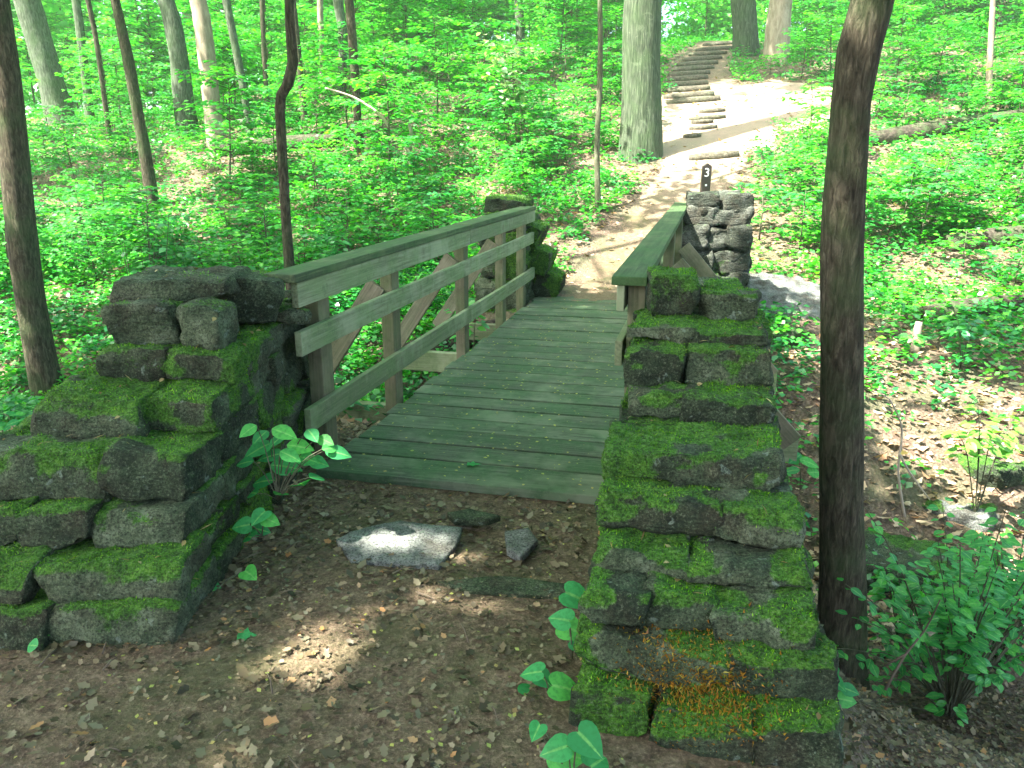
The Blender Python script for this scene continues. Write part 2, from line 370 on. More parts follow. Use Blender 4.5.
# ------------------------------------------------------------------ geometry builders
_grid = {}
def box_grid(nx, ny, nz):
    k = (nx, ny, nz)
    if k in _grid: return _grid[k]
    idx = {}; P = []; Fc = []
    def vid(i, j, l):
        q = (i, j, l)
        if q not in idx: idx[q] = len(P); P.append((2 * i / nx - 1, 2 * j / ny - 1, 2 * l / nz - 1))
        return idx[q]
    for i in range(nx):
        for j in range(ny):
            Fc.append([vid(i, j, nz), vid(i + 1, j, nz), vid(i + 1, j + 1, nz), vid(i, j + 1, nz)])
            Fc.append([vid(i, j, 0), vid(i, j + 1, 0), vid(i + 1, j + 1, 0), vid(i + 1, j, 0)])
    for i in range(nx):
        for l in range(nz):
            Fc.append([vid(i, 0, l), vid(i + 1, 0, l), vid(i + 1, 0, l + 1), vid(i, 0, l + 1)])
            Fc.append([vid(i, ny, l), vid(i, ny, l + 1), vid(i + 1, ny, l + 1), vid(i + 1, ny, l)])
    for j in range(ny):
        for l in range(nz):
            Fc.append([vid(0, j, l), vid(0, j, l + 1), vid(0, j + 1, l + 1), vid(0, j + 1, l)])
            Fc.append([vid(nx, j, l), vid(nx, j + 1, l), vid(nx, j + 1, l + 1), vid(nx, j, l + 1)])
    _grid[k] = (np.array(P), np.array(Fc)); return _grid[k]
def vnormals(v, f):
    a = v[f[:, 2]] - v[f[:, 0]]; b = v[f[:, 3]] - v[f[:, 1]]; n = np.cross(a, b)
    o = np.zeros_like(v)
    for k in range(4): np.add.at(o, f[:, k], n)
    return o / (np.linalg.norm(o, axis=1, keepdims=True) + 1e-9)
def stone_geo(c, h, rot, seed, mossy, step=.028, amp=.022, rnd=.014, shear=0):
    """c centre, h half sizes, rot 3x3; returns verts, faces, moss mask"""
    n = [max(3, int(2 * a / step)) for a in h]; P, Fc = box_grid(*n); h = np.array(h)
    rs = np.random.default_rng(seed)
    p = P * h
    p[:, 0] *= 1 + rs.uniform(-.10, .10) * P[:, 2] + rs.uniform(-.06, .06) * P[:, 1]
    p[:, 1] *= 1 + rs.uniform(-.10, .10) * P[:, 2] + rs.uniform(-.08, .08) * P[:, 0]
    front = np.clip(-P[:, 1], 0, 1); p[:, 1] += shear * P[:, 2] * h[2] * front
    p[:, 2] *= 1 + rs.uniform(-.12, .12) * P[:, 0] + rs.uniform(-.10, .10) * P[:, 1]
    r = min(rnd * rs.uniform(.6, 1.5), h.min() * .85); q = np.clip(p, -(h - r), h - r); d = p - q
    L = np.linalg.norm(d, axis=1, keepdims=True) + 1e-9; p = q + d / L * np.minimum(L, r * 1.0)
    # knock corners off
    for _ in range(9):
        s = rs.choice([-1, 1], 3).astype(float); nn = s * rs.uniform(.12, 1, 3) ** 1.3 / h; nn /= np.linalg.norm(nn)
        off = (np.abs(nn) * h).sum() * rs.uniform(.74, .97); e = p @ nn - off; p = p - np.clip(e, 0, None)[:, None] * nn
    nrm = vnormals(p, Fc); w = p + rs.uniform(0, 40, 3)
    dn = (fbm(w * 3.6, 2) - .5) * 2.2 * amp + (fbm(w * 9, 4) - .5) * 2.4 * amp + (fbm(w * np.array([10, 10, 55]), 2) - .5) * amp * .9 + (fbm(w * 30, 3) - .5) * amp * 1.3 + (np.abs(fbm(w * 15 + 5, 3) - .5) * -2) * amp * .8
    p = p + nrm * dn[:, None]
    p = p @ np.array(rot).T + np.array(c)
    nrm = vnormals(p, Fc)
    ms = sst(nrm[:, 2], .15, .75) * mossy[0] + sst(fbm(p * 3.1 + 9, 4), .40, .54) * mossy[1] - .75 * sst(fbm(p * 5.3 + 3, 4), .50, .62)
    return p, Fc, np.clip(ms, 0, 1)
def rotz(a, tilt=(0, 0)):
    return np.array((Matrix.Rotation(a, 3, 'Z') @ Matrix.Rotation(tilt[0], 3, 'X') @ Matrix.Rotation(tilt[1], 3, 'Y')))
def moss_fuzz(stones, n, hh=(.006, .018), keepf=None):
    vs, fs, ms = [], [], []; o = 0
    for (v, f, m) in stones: vs.append(v); fs.append(f + o); ms.append(m); o += len(v)
    v = np.concatenate(vs); f = np.concatenate(fs); m = np.concatenate(ms)
    a = v[f]; nr = np.cross(a[:, 2] - a[:, 0], a[:, 3] - a[:, 1]); ar = np.linalg.norm(nr, axis=1) / 2 + 1e-12; nr = nr / (2 * ar[:, None])
    wgt = ar * np.clip(m[f].mean(1) - .3, 0, 1)
    if keepf is not None: wgt = wgt * keepf(a.mean(1))
    k = RNG.choice(len(f), n, p=wgt / wgt.sum()); s, t = RNG.random((2, n, 1))
    p = (a[k, 0] * (1 - s) + a[k, 1] * s) * (1 - t) + (a[k, 3] * (1 - s) + a[k, 2] * s) * t
    d = nr[k] + RNG.normal(0, .55, (n, 3)) + np.array([0, 0, .25]); d /= np.linalg.norm(d, axis=1, keepdims=True)
    cl = fbm(p * 14, 3)[:, None]; L = RNG.uniform(hh[0], hh[1], (n, 1)) * (.5 + 1.2 * cl)
    sd = np.cross(d, RNG.normal(0, 1, (n, 3))); sd /= np.linalg.norm(sd, axis=1, keepdims=True); sd *= L * .2
    V = np.stack([p - sd, p + sd, p + d * L], 1).reshape(-1, 3)
    return mesh_np('moss', V, np.arange(3 * n).reshape(-1, 3))
def leaves_lo(P, size, tilt=.5, asp=.42, fold=.12, rng=RNG):
    n = len(P); yaw = rng.uniform(0, 2 * math.pi, n); a = np.stack([np.cos(yaw), np.sin(yaw), rng.normal(0, tilt, n)], -1)
    a /= np.linalg.norm(a, axis=1, keepdims=True)
    up = np.stack([rng.normal(0, tilt, n), rng.normal(0, tilt, n), np.ones(n)], -1)
    b = np.cross(up, a); b /= np.linalg.norm(b, axis=1, keepdims=True); nn = np.cross(a, b)
    s = np.asarray(size).reshape(-1, 1)
    v = np.stack([P, P + a * s * .45 + b * s * asp + nn * s * fold, P + a * s, P + a * s * .45 - b * s * asp + nn * s * fold], 1).reshape(-1, 3)
    return v, np.arange(4 * n).reshape(-1, 4)
OVAL = [(0, .0), (.08, .15), (.2, .27), (.38, .34), (.58, .31), (.76, .20), (.9, .09), (1, 0)]
HEART = [(0, .0), (-.10, .12), (-.14, .26), (-.06, .40), (.10, .48), (.30, .48), (.52, .39), (.72, .26), (.88, .11), (1, 0)]
MAPLE = [(0, .05), (.05, .34), (.22, .22), (.42, .46), (.55, .2), (1, 0)]
def leaves_hi(P, A, Nn, size, outline, fold=.18, curl=.15):
    P, A, Nn = (np.asarray(q, float) for q in (P, A, Nn)); n = len(P); s = np.asarray(size, float).reshape(-1, 1)
    A = A / np.linalg.norm(A, axis=1, keepdims=True); B = np.cross(Nn, A); B /= np.linalg.norm(B, axis=1, keepdims=True) + 1e-9; C = np.cross(A, B)
    vs = []; k = len(outline)
    for (t, w) in outline:
        tm = max(t, 0) if (t, w) != outline[0] else 0
        cz = -curl * t * t
        vs += [P + A * s * t + B * s * w + C * s * (cz + fold * w), P + A * s * tm + C * s * cz, P + A * s * t - B * s * w + C * s * (cz + fold * w)]
    v = np.stack(vs, 1).reshape(-1, 3); f = []
    for i in range(k - 1):
        a = 3 * i; f += [[a, a + 1, a + 4, a + 3], [a + 1, a + 2, a + 5, a + 4]]
    f = np.array(f)[None] + (np.arange(n) * 3 * k)[:, None, None]
    return v, f.reshape(-1, 4)
def tube(pts, rad, seg=10, bark=0, flare=0, seed=0, step=.2, cap=True):
    pts = [Vector(p) for p in pts]; rad = list(rad)
    # resample with catmull-rom
    Q, Rr = [], []
    for i in range(len(pts) - 1):
        p0 = pts[max(i - 1, 0)]; p1 = pts[i]; p2 = pts[i + 1]; p3 = pts[min(i + 2, len(pts) - 1)]
        n = max(1, int((p2 - p1).length / step))
        for k in range(n):
            t = k / n
            Q.append(.5 * ((2 * p1) + (p2 - p0) * t + (2 * p0 - 5 * p1 + 4 * p2 - p3) * t * t + (3 * p1 - p0 - 3 * p2 + p3) * t ** 3))
            Rr.append(rad[i] * (1 - t) + rad[i + 1] * t)
    Q.append(pts[-1]); Rr.append(rad[-1]); Q = np.array([tuple(q) for q in Q]); Rr = np.array(Rr)
    T = np.gradient(Q, axis=0); T /= np.linalg.norm(T, axis=1, keepdims=True) + 1e-9
    ref = np.array([0, 1., 0]) if abs(T[0][2]) > .7 else np.array([0, 0, 1.])
    A = np.cross(T, ref); A /= np.linalg.norm(A, axis=1, keepdims=True); B = np.cross(T, A)
    th = np.linspace(0, 2 * math.pi, seg, endpoint=False)
    n = len(Q); dl = np.concatenate([[0], np.cumsum(np.linalg.norm(np.diff(Q, axis=0), axis=1))])
    rr = Rr[:, None] * np.ones(seg)[None]
    if flare: rr = rr * (1 + flare * np.exp(-dl / .22)[:, None] * (1 + .45 * np.sin(5 * th + seed)[None]))
    if bark:
        ph = np.stack([np.cos(th)[None] * 2.2 + 0 * rr, np.sin(th)[None] * 2.2 + 0 * rr, dl[:, None] * 1.5 + 0 * rr + seed * 3.7], -1).reshape(-1, 3)
        rr = rr * (1 + bark * (fbm(ph + 20, 4).reshape(n, seg) - .5) * 2)
    v = Q[:, None] + rr[..., None] * (np.cos(th)[None, :, None] * A[:, None] + np.sin(th)[None, :, None] * B[:, None])
    v = v.reshape(-1, 3); i = np.arange(n - 1)[:, None] * seg; j = np.arange(seg)[None]; j2 = (j + 1) % seg
    f = np.stack([i + j, i + j2, i + seg + j2, i + seg + j], -1).reshape(-1, 4)
    fs = [f]
    if cap: fs += [np.arange(seg)[None, ::-1].copy(), ((n - 1) * seg + np.arange(seg))[None]]
    return v, fs
def merge(gs):
    """merge list of (verts, faces list)"""
    vs = []; by = {}; o = 0
    for v, fs in gs:
        if isinstance(fs, np.ndarray): fs = [fs]
        for f in fs: by.setdefault(f.shape[1], []).append(f + o)
        vs.append(v); o += len(v)
    return np.concatenate(vs), [np.concatenate(x) for x in by.values()]
def beam(p0, p1, wd, ht, up=(0, 0, 1), bev=.006, warp=0, seed=0):
    """board from p0 to p1 (centre line); local x along board; returns mesh, matrix"""
    p0 = Vector(p0); p1 = Vector(p1); L = (p1 - p0).length; x = (p1 - p0).normalized(); z = Vector(up); y = z.cross(x).normalized(); z = x.cross(y)
    bm = bmesh.new(); n = max(1, int(L / .25)); rs = random.Random(seed)
    rings = []; dy = rs.uniform(-1, 1) * warp; dz = rs.uniform(-1, 1) * warp
    for k in range(n + 1):
        t = k / n; b = math.sin(math.pi * t)
        rings.append([bm.verts.new((-L / 2 + L * t, a * wd / 2 + dy * b, c * ht / 2 + dz * b)) for a, c in ((-1, -1), (1, -1), (1, 1), (-1, 1))])
    for k in range(n):
        for q in range(4): bm.faces.new((rings[k][q], rings[k + 1][q], rings[k + 1][(q + 1) % 4], rings[k][(q + 1) % 4]))
    bm.faces.new(rings[0]); bm.faces.new(rings[-1][::-1])
    bmesh.ops.recalc_face_normals(bm, faces=bm.faces)
    ed = [e for e in bm.edges if len(e.link_faces) == 2 and e.calc_face_angle() > .6]
    bmesh.ops.bevel(bm, geom=ed, offset=bev, segments=2, affect='EDGES', profile=.6)
    me = bpy.data.meshes.new('board'); bm.to_mesh(me); bm.free()
    m = Matrix((x, y, z)).transposed().to_4x4(); m.translation = (p0 + p1) / 2
    return me, m
def part_beam(name, parent, mat, *a, **k):
    me, m = beam(*a, **k); me.materials.append(mat); o = bpy.data.objects.new(name, me); COL.objects.link(o)
    o.parent = parent; o.matrix_parent_inverse = Matrix.Translation(parent.location).inverted(); o.matrix_basis = m
    return o

# ------------------------------------------------------------------ dry stone walls
def build_wall(name, label, cat, frame, courses, fuzz, mossy=(.85, .5), mat=None, seed0=0, yaw=0, hh=(.004, .011), loc=None, core=True, extra=(), step=.028, shear=0, amp=.021):
    """frame(u,w,z)->Vector; course = z0,z1,u0,u1,w0,w1,front split fractions"""
    root = thing(name, loc, label, cat); geo = []; cores = []
    rs = random.Random(seed0); sd = seed0 * 1000
    for ci, (z0, z1, u0, u1, w0, w1, split) in enumerate(courses):
        a = u0; first = True
        nxt = courses[ci + 1][2] - u0 if ci + 1 < len(courses) and courses[ci + 1][0] > z0 else 0
        sh = shear * min(max(nxt, 0), .16) / (z1 - z0)
        while a < u1 - .05:
            ln = min(rs.uniform(.30, .5), u1 - a) if u1 - a > .6 else u1 - a
            cuts = split if first else (rs.choice([(1,), (.55, .45), (.4, .6)]))
            wa = w0
            for fr in cuts:
                wb = wa + (w1 - w0) * fr; sd += 1
                fo = rs.uniform(-.04, .03) if first else 0
                side = rs.uniform(-.02, .02)
                c = frame((a + fo + a + ln) / 2, (wa + wb) / 2 + (side if len(cuts) == 1 else 0), (z0 + z1) / 2 + rs.uniform(-.006, .006))
                h = ((wb - wa) / 2 + rs.uniform(.006, .024), (ln - fo) / 2 + rs.uniform(.005, .02), (z1 - z0) / 2 + rs.uniform(.002, .016))
                mm = (mossy[0] * rs.uniform(.75, 1.1), mossy[1] * rs.uniform(.2, 1.5))
                g = stone_geo(tuple(c), h, rotz(yaw + rs.uniform(-.09, .09), (rs.uniform(-.05, .05), rs.uniform(-.05, .05))), sd, mm, step, amp, shear=sh if first else 0)
                geo.append(g); o = link('stone', mesh_np('stone', g[0], g[1], True), mat or M_stone, root, g[2]); wa = wb
            a += ln; first = False
        if core:
            vs = [tuple(frame(uu, ww, zz)) for zz in (z0 - .01, z1 - .05) for uu in (u0 + .15, u1 - .05) for ww in (w0 + .09, w1 - .09)]
            o_ = len(cores) * 8; cores.append((np.array(vs), np.array([[0, 1, 3, 2], [4, 6, 7, 5], [0, 4, 5, 1], [2, 3, 7, 6], [0, 2, 6, 4], [1, 5, 7, 3]])))
    for (c, h, rz, tl, mm, sdx) in extra:
        g = stone_geo(tuple(c), h, rotz(rz, tl), sdx, mm, step); geo.append(g)
        link('stone', mesh_np('stone', g[0], g[1], True), mat or M_stone, root, g[2])
    if core:
        v, f = merge(cores); link('mortar_core', mesh_np('core', v, f), M_core, root)
    if fuzz: link('moss', moss_fuzz(geo, fuzz, hh), M_moss, root)
    return root, geo

TH = -math.atan2(UX, UY)
def ff(u, w, z): return uw(u, w, z)
RC = [(-.40, -.17, 1.84, 4.3, -.30, .52, (.4, .6)), (-.17, -.03, 1.91, 4.4, -.29, .50, (.55, .45)),
      (-.03, .12, 1.99, 4.5, -.28, .47, (.32, .38, .3)), (.12, .24, 2.11, 4.5, -.28, .44, (.6, .4)),
      (.24, .34, 2.20, 4.5, -.28, .41, (.28, .30, .42)), (.34, .41, 2.36, 4.5, -.28, .38, (.45, .55)),
      (.41, .515, 2.52, 4.5, -.285, .36, (.62, .38)), (.515, .63, 2.70, 4.5, -.30, .34, (1,)),
      (.63, .725, 3.15, 4.5, -.265, .32, (.45, .55)), (.725, .88, 3.36, 4.5, -.29, .325, (.42, .58)),
      (.88, .94, 3.50, 4.4, -.28, .28, (.5, .5))]
ex = [(uw(3.90, -.13, 1.035), (.11, .17, .115), TH + .1, (0, .05), (.7, .5), 901), (uw(3.93, .15, 1.0), (.14, .17, .075), TH - .1, (0, 0), (.9, .5), 902),
      (uw(4.3, .02, .98), (.2, .2, .08), TH, (0, 0), (.9, .5), 903)]
RC += [(-1.35, -.9, 4.05, 4.65, -.4, .42, (.5, .5)), (-.9, -.5, 3.9, 4.6, -.38, .44, (.4, .6)), (-.5, -.34, 3.2, 4.55, -.36, .5, (.6, .4))]
rw, rgeo = build_wall('stone_wall', 'mossy stepped stone wall in the right foreground, rising to the near end of the right railing',
                      'stone wall', ff, RC, 170000, (1.0, .52), seed0=3, yaw=TH, loc=uw(2.9, 0, 0), extra=ex, step=.024, shear=.3)
pc = at_depth(692, 672, 2.06)
def rk(c):
    q = np.exp(-((c[:, 0] - pc.x) / .13) ** 2 - ((c[:, 2] - pc.z) / .07) ** 2) * (c[:, 1] < 2.7); return q
_m = moss_fuzz([(g[0], g[1], np.ones(len(g[0]))) for g in rgeo], 18000, (.007, .016), rk)
tag(link('moss', _m, M_rust, rw), 'rust-orange tuft of moss low on the front of the wall')

LC = [(-.3, -.08, 2.36, 4.75, -2.3, -1.24, (.4, .6)), (-.08, .12, 2.42, 4.75, -2.3, -1.22, (.3, .3, .4)), (.12, .25, 2.52, 4.75, -2.28, -1.22, (.5, .5)),
      (.25, .38, 2.66, 4.75, -2.24, -1.24, (.38, .27, .35)), (.38, .56, 2.82, 4.75, -2.15, -1.25, (.62, .38)), (.56, .715, 3.10, 4.75, -1.97, -1.25, (.58, .42)),
      (.715, .85, 3.36, 4.7, -1.84, -1.24, (.5, .5))]
ex = [((-1.69, 3.62, .94), (.16, .16, .10), .1, (0, 0), (.5, .3), 911), ((-1.40, 3.52, .945), (.11, .10, .10), -.15, (0, 0), (.25, .25), 912),
      ((-1.61, 3.84, 1.09), (.27, .25, .055), .06, (.04, -.02), (.25, .15), 913), ((-1.35, 4.02, .98), (.13, .17, .12), .3, (0, .2), (.4, .4), 914),
      ((-1.36, 4.42, .885), (.14, .2, .045), -.3, (.08, 0), (.3, .2), 915), ((-1.62, 4.3, .91), (.16, .2, .07), .2, (0, 0), (.5, .4), 916),
      ((-1.22, 4.2, .87), (.10, .14, .035), .4, (0, .1), (.3, .3), 917)]
LC += [(-1.3, -.7, 4.2, 4.85, -2.2, -1.22, (.5, .5)), (-.7, -.3, 4.0, 4.8, -2.25, -1.22, (.4, .6))]
lw, lgeo = build_wall('stone_wall', 'mossy stepped stone wall in the foreground left of the path, topped by a flat grey capstone', 'stone wall',
                      lambda u, w, z: Vector((w, u, z)), LC, 160000, (1.0, .62), seed0=5, shear=.5, loc=(-1.7, 3.5, 0), extra=ex)
def wall_debris(geo, n, parent):
    v = np.concatenate([g[0] for g in geo]); o = 0; fs = []
    for g in geo: fs.append(g[1] + o); o += len(g[0])
    f = np.concatenate(fs); a = v[f]; nr = np.cross(a[:, 2] - a[:, 0], a[:, 3] - a[:, 1]); ar = np.linalg.norm(nr, axis=1) + 1e-9
    wg = ar * np.clip(nr[:, 2] / ar - .55, 0, 1) * (fbm(a.mean(1) * 6 + 40, 2) > .5); k = RNG.choice(len(f), n, p=wg / wg.sum()); P = a[k].mean(1) + np.c_[np.zeros((n, 2)), RNG.uniform(.006, .014, n)]
    k2 = n * 2 // 3; yaw = RNG.uniform(0, 6.28, n); A = np.stack([np.cos(yaw), np.sin(yaw), RNG.normal(0, .25, n)], -1); Nn = np.stack([RNG.normal(0, .4, n), RNG.normal(0, .4, n), np.ones(n)], -1)
    g1 = leaves_hi(P[:k2], A[:k2], Nn[:k2], RNG.uniform(.02, .06, k2), [(0, .015), (.5, .05), (1, 0)], .1, RNG.uniform(-.4, .5)); g2 = leaves_hi(P[k2:], A[k2:], Nn[k2:], RNG.uniform(.015, .035, n - k2), [(0, .03), (.3, .28), (.6, .3), (1, 0)], .3, .3)
    v, f = merge([g1, g2]); link('leaf_debris', mesh_np('debris', v, f), M_straw, parent)
wall_debris(rgeo, 900, rw); wall_debris(lgeo, 900, lw)
PC = [(-1.2, -.75, 8.9, 9.9, -.2, .62, (.5, .5)), (-.75, -.35, 8.9, 9.9, -.2, .6, (.4, .6)), (-.35, -.05, 8.9, 10, -.2, .56, (.6, .4)), (-.05, .25, 8.92, 10.2, -.19, .55, (.4, .6)),
      (.25, .5, 8.9, 10.4, -.19, .54, (.55, .45)), (.5, .75, 8.94, 10.4, -.18, .53, (.45, .55)), (.75, 1.0, 8.92, 10.2, -.18, .52, (.35, .3, .35)), (1.0, 1.2, 8.95, 9.9, -.18, .50, (.5, .5))]
ex = [(uw(9.15, -.02, 1.27), (.17, .2, .09), TH, (0, 0), (.2, .2), 921), (uw(9.2, .33, 1.26), (.17, .2, .11), TH + .3, (0, .1), (.2, .2), 922), (uw(9.6, .1, 1.28), (.3, .2, .08), TH, (0, 0), (.2, .2), 923)]
M_stone_b = mat_stone('weathered_stone', ((.02, .024, .017), (.055, .065, .047), (.12, .13, .105), (.26, .27, .23)))
build_wall('stone_wall', 'rough stone end wall at the far end of the bridge right of the right railing, its top in sunshine', 'stone wall', ff, PC, 9000, (.25, .35), seed0=7, yaw=TH, loc=uw(9.4, .15, 0), extra=ex, mat=M_stone_b, step=.04, amp=.034)
QC = [(-1.2, -.6, 9.35, 10.3, -2.75, -2.12, (.5, .5)), (-.6, -.1, 9.4, 10.4, -2.75, -2.1, (.4, .6)), (-.1, .25, 9.45, 10.8, -2.72, -2.1, (.4, .6)), (.25, .55, 9.5, 10.7, -2.7, -2.1, (.55, .45)),
      (.55, .85, 9.5, 10.6, -2.68, -2.12, (.45, .55)), (.85, 1.08, 9.55, 10.5, -2.65, -2.15, (.4, .6))]
ex = [(uw(9.95, -2.42, 1.16), (.26, .26, .10), TH, (.1, .1), (.9, .5), 931), (uw(10.1, -2.02, .45), (.14, .3, .16), TH, (0, .3), (1, 1), 932), (uw(10.2, -1.95, .12), (.18, .3, .2), TH, (0, .3), (1, 1), 933), (uw(9.95, -2.12, .8), (.14, .25, .16), TH, (0, .4), (1, 1), 934)]
build_wall('stone_wall', 'moss covered stone end wall at the far end of the bridge behind the left railing', 'stone wall', ff, QC, 12000, (.9, .8), seed0=9, yaw=TH, loc=uw(9.5, -2.5, 0), extra=ex, step=.04, amp=.04, hh=(.01, .03))

# ------------------------------------------------------------------ the footbridge
br = thing('footbridge', uw(3.73, -1.15, 0), 'wooden plank footbridge with post and rail sides crossing the ravine', 'footbridge')
uu = 3.73; k = 0; rs = random.Random(2)
while uu < 10.1:
    wd = .235 if k else .29; l0 = -2.03 + rs.uniform(-.02, .02) - (0 if k > 1 else .02); r0 = -.30 + rs.uniform(-.02, .02)
    z = -.025 + rs.uniform(-.005, .005)
    part_beam('deck_board', br, M_deck, uw(uu + wd / 2, l0, z), uw(uu + wd / 2 + rs.uniform(-.004, .004), r0, z + rs.uniform(-.003, .003)), wd - .002, .05, warp=.003, seed=k, bev=.005)
    uu += wd + .018; k += 1
def rail_z(u, z0, rise): return z0 + rise * (u - 3.7) / 6
PU = [4.07, 5.17, 6.90, 8.35, 9.37]
for i, pu in enumerate(PU):
    part_beam('post', br, M_post, uw(pu, -2.135, -.42), uw(pu, -2.135, rail_z(pu, 1.045, .05)), .14, .09, up=tuple(uw(0, 1, 0)), seed=i, bev=.008)
for i, pu in enumerate([4.12, 5.17, 6.90, 8.35, 9.6]):
    ww = -.31 + .09 * (pu - 4) / 6
    part_beam('post', br, M_post, uw(pu, ww, -.42), uw(pu, ww, rail_z(pu, 1.045, .1)), .14, .09, up=tuple(uw(0, 1, 0)), seed=i + 9, bev=.008)
def lrail(name, mat, z0, z1, th, hgt, w, ua=3.7, ub=9.77, um=6.9, rise=.05, flat=False):
    for (a, b, s) in ((ua, um - .003, 1), (um + .003, ub, 2)):
        part_beam(name, br, mat, uw(a, w, rail_z(a, (z0 + z1) / 2, rise) + (0 if s == 1 else .004)), uw(b, w, rail_z(b, (z0 + z1) / 2, rise)), th, hgt, warp=.006, seed=int(w * 100) + s, bev=.006)
lrail('handrail', M_hand, 1.056, 1.102, .185, .046, -2.125, ua=3.66)
lrail('rail', M_rail, .92, 1.053, .04, .133, -2.065)
lrail('rail', M_rail, .655, .79, .04, .135, -2.065)
lrail('rail', M_rail, .21, .345, .04, .135, -2.065, ua=3.74)
def rr(name, mat, z0, z1, th, hgt, wa, wb, ua, ub):
    part_beam(name, br, mat, uw(ua, wa, rail_z(ua, (z0 + z1) / 2, .1)), uw(ub, wb, rail_z(ub, (z0 + z1) / 2, .1)), th, hgt, warp=.004, seed=5)
rr('handrail', M_hand, 1.056, 1.102, .18, .046, -.342, -.262, 3.96, 10.0)
rr('rail', M_rail, .92, 1.053, .04, .133, -.385, -.295, 3.98, 9.9)
rr('rail', M_rail, .63, .765, .04, .135, -.385, -.295, 3.98, 9.9)
rr('rail', M_rail, .21, .345, .04, .135, -.385, -.295, 4.7, 9.9)
for pu in PU[1:4]:
    part_beam('outrigger_beam', br, M_rail, uw(pu + .13, -2.95, -.20), uw(pu + .13, .72, -.20), .09, .19, seed=3)
    part_beam('brace', br, M_brace, uw(pu - .07, -2.86, -.12), uw(pu - .07, -2.2, .84), .14, .04, up=tuple(uw(1, 0, 0)), seed=4)
    wq = -.24 + .09 * (pu - 4) / 6
    part_beam('brace', br, M_brace, uw(pu - .07, .66, -.10), uw(pu - .07, wq, .84), .14, .04, up=tuple(uw(1, 0, 0)), seed=5)
part_beam('outrigger_beam', br, M_rail, uw(4.30, -2.75, -.20), uw(4.30, -.36, -.20), .09, .19, seed=3)
for ww in (-1.75, -1.15, -.55):
    part_beam('stringer', br, M_post, uw(3.95, ww, -.075), uw(9.9, ww, -.075), .09, .044, seed=6)
for ww in (-1.8, -.5):
    v, f = tube([uw(4.2, ww, -.45), uw(6.8, ww, -.47), uw(9.6, ww, -.44)], [.15, .15, .14], 14, .06, seed=3)
    link('log_stringer', mesh_np('log', v, f, True), M_log, br)

# ------------------------------------------------------------------ trail steps, sign, slabs, rocks, logs
def pathpt(yv):
    for k in range(len(PATH) - 1):
        if PATH[k][1] <= yv <= PATH[k + 1][1]:
            t = (yv - PATH[k][1]) / (PATH[k + 1][1] - PATH[k][1]); a = Vector(PATH[k]); b = Vector(PATH[k + 1]); return a.lerp(b, t), (b - a).normalized()
ST = [(168, 690, 737, 158), ] 
steps = [(690, 737, 158), (684, 700, 137), (690, 716, 129), (692, 712, 123), (690, 724, 119), (700, 724, 112), (668, 718, 102), (665, 712, 97), (664, 708, 91), (664, 706, 85.5), (666, 706, 80),
         (669, 708, 75), (673, 712, 70), (678, 716, 65), (684, 720, 60), (690, 725, 55), (697, 731, 50), (704, 736, 45)]
ords = ['lowest', 'second', 'third', 'fourth', 'fifth', 'sixth', 'seventh', 'eighth', 'ninth', 'tenth', 'eleventh', 'twelfth', 'thirteenth', 'fourteenth', 'fifteenth', 'sixteenth', 'seventeenth', 'topmost']
for i, (xa, xb, yy) in enumerate(steps):
    p = at_ground((xa + xb) / 2, yy); wd = (xb - xa) / FPX * p.y / 2
    a = Vector((p.x - wd, p.y + .03, H(p.x - wd, p.y) + .02)); b = Vector((p.x + wd, p.y - .03, H(p.x + wd, p.y) + .02))
    mid = (a + b) / 2 + Vector((0, -.05, .0)); hgt = .06 if 0 < i < 6 else .095
    v, f = tube([a, a.lerp(mid, .55), mid, b.lerp(mid, .5), b], [hgt * .8, hgt, hgt, hgt, hgt * .75], 8, .14, seed=i, step=.15)
    tag(link('trail_step', mesh_np('step', v, f, True), M_steplog),
        '%s timber step counting up the hillside trail' % ords[i], 'step', 'timber steps of the trail')
# sign post
sp = at_ground(703, 199); sp = at_depth(704, 196, 13.6)
base = Vector((sp.x, sp.y, H(sp.x, sp.y))); topz = at_depth(706, 163, 13.6).z
sg = thing('trail_sign_post', base, 'dark brown trail marker post with a white number 3 beyond the bridge', 'sign post')
bm = bmesh.new(); hw, hd = .075, .05
pts = [(-hw, 0), (hw, 0), (hw, topz - base.z - .05), (0, topz - base.z), (-hw, topz - base.z - .05)]
fr = [bm.verts.new((x, -hd, z - .0)) for x, z in pts]; bk = [bm.verts.new((x, hd, z)) for x, z in pts]
bm.faces.new(fr); bm.faces.new(bk[::-1])
for i in range(5): bm.faces.new((fr[i], bk[i], bk[(i + 1) % 5], fr[(i + 1) % 5]))
bmesh.ops.recalc_face_normals(bm, faces=bm.faces); bmesh.ops.bevel(bm, geom=bm.edges[:], offset=.006, segments=1, affect='EDGES')
for v_ in bm.verts: v_.co.x += v_.co.z * .02
me = bpy.data.meshes.new('post'); bm.to_mesh(me); bm.free(); link_local('post', me, M_sign, sg)
cu = bpy.data.curves.new('numeral', 'FONT'); cu.body = '3'; cu.size = .20; cu.extrude = .003; cu.align_x = 'CENTER'; cu.align_y = 'CENTER'
co = bpy.data.objects.new('tmp', cu); COL.objects.link(co); bpy.context.view_layer.update()
me = bpy.data.meshes.new_from_object(co.evaluated_get(bpy.context.evaluated_depsgraph_get())); bpy.data.objects.remove(co)
o = link_local('numeral', me, M_white, sg); o.rotation_euler = (R(90), 0, 0); o.location = (.012, -hd - .004, topz - base.z - .16)
bm = bmesh.new(); bmesh.ops.create_circle(bm, cap_ends=True, radius=.018, segments=12); me = bpy.data.meshes.new('dot'); bm.to_mesh(me); bm.free()
o = link_local('marker_dot', me, M_white, sg); o.rotation_euler = (R(90), 0, 0); o.location = (.01, -hd - .003, topz - base.z - .36)

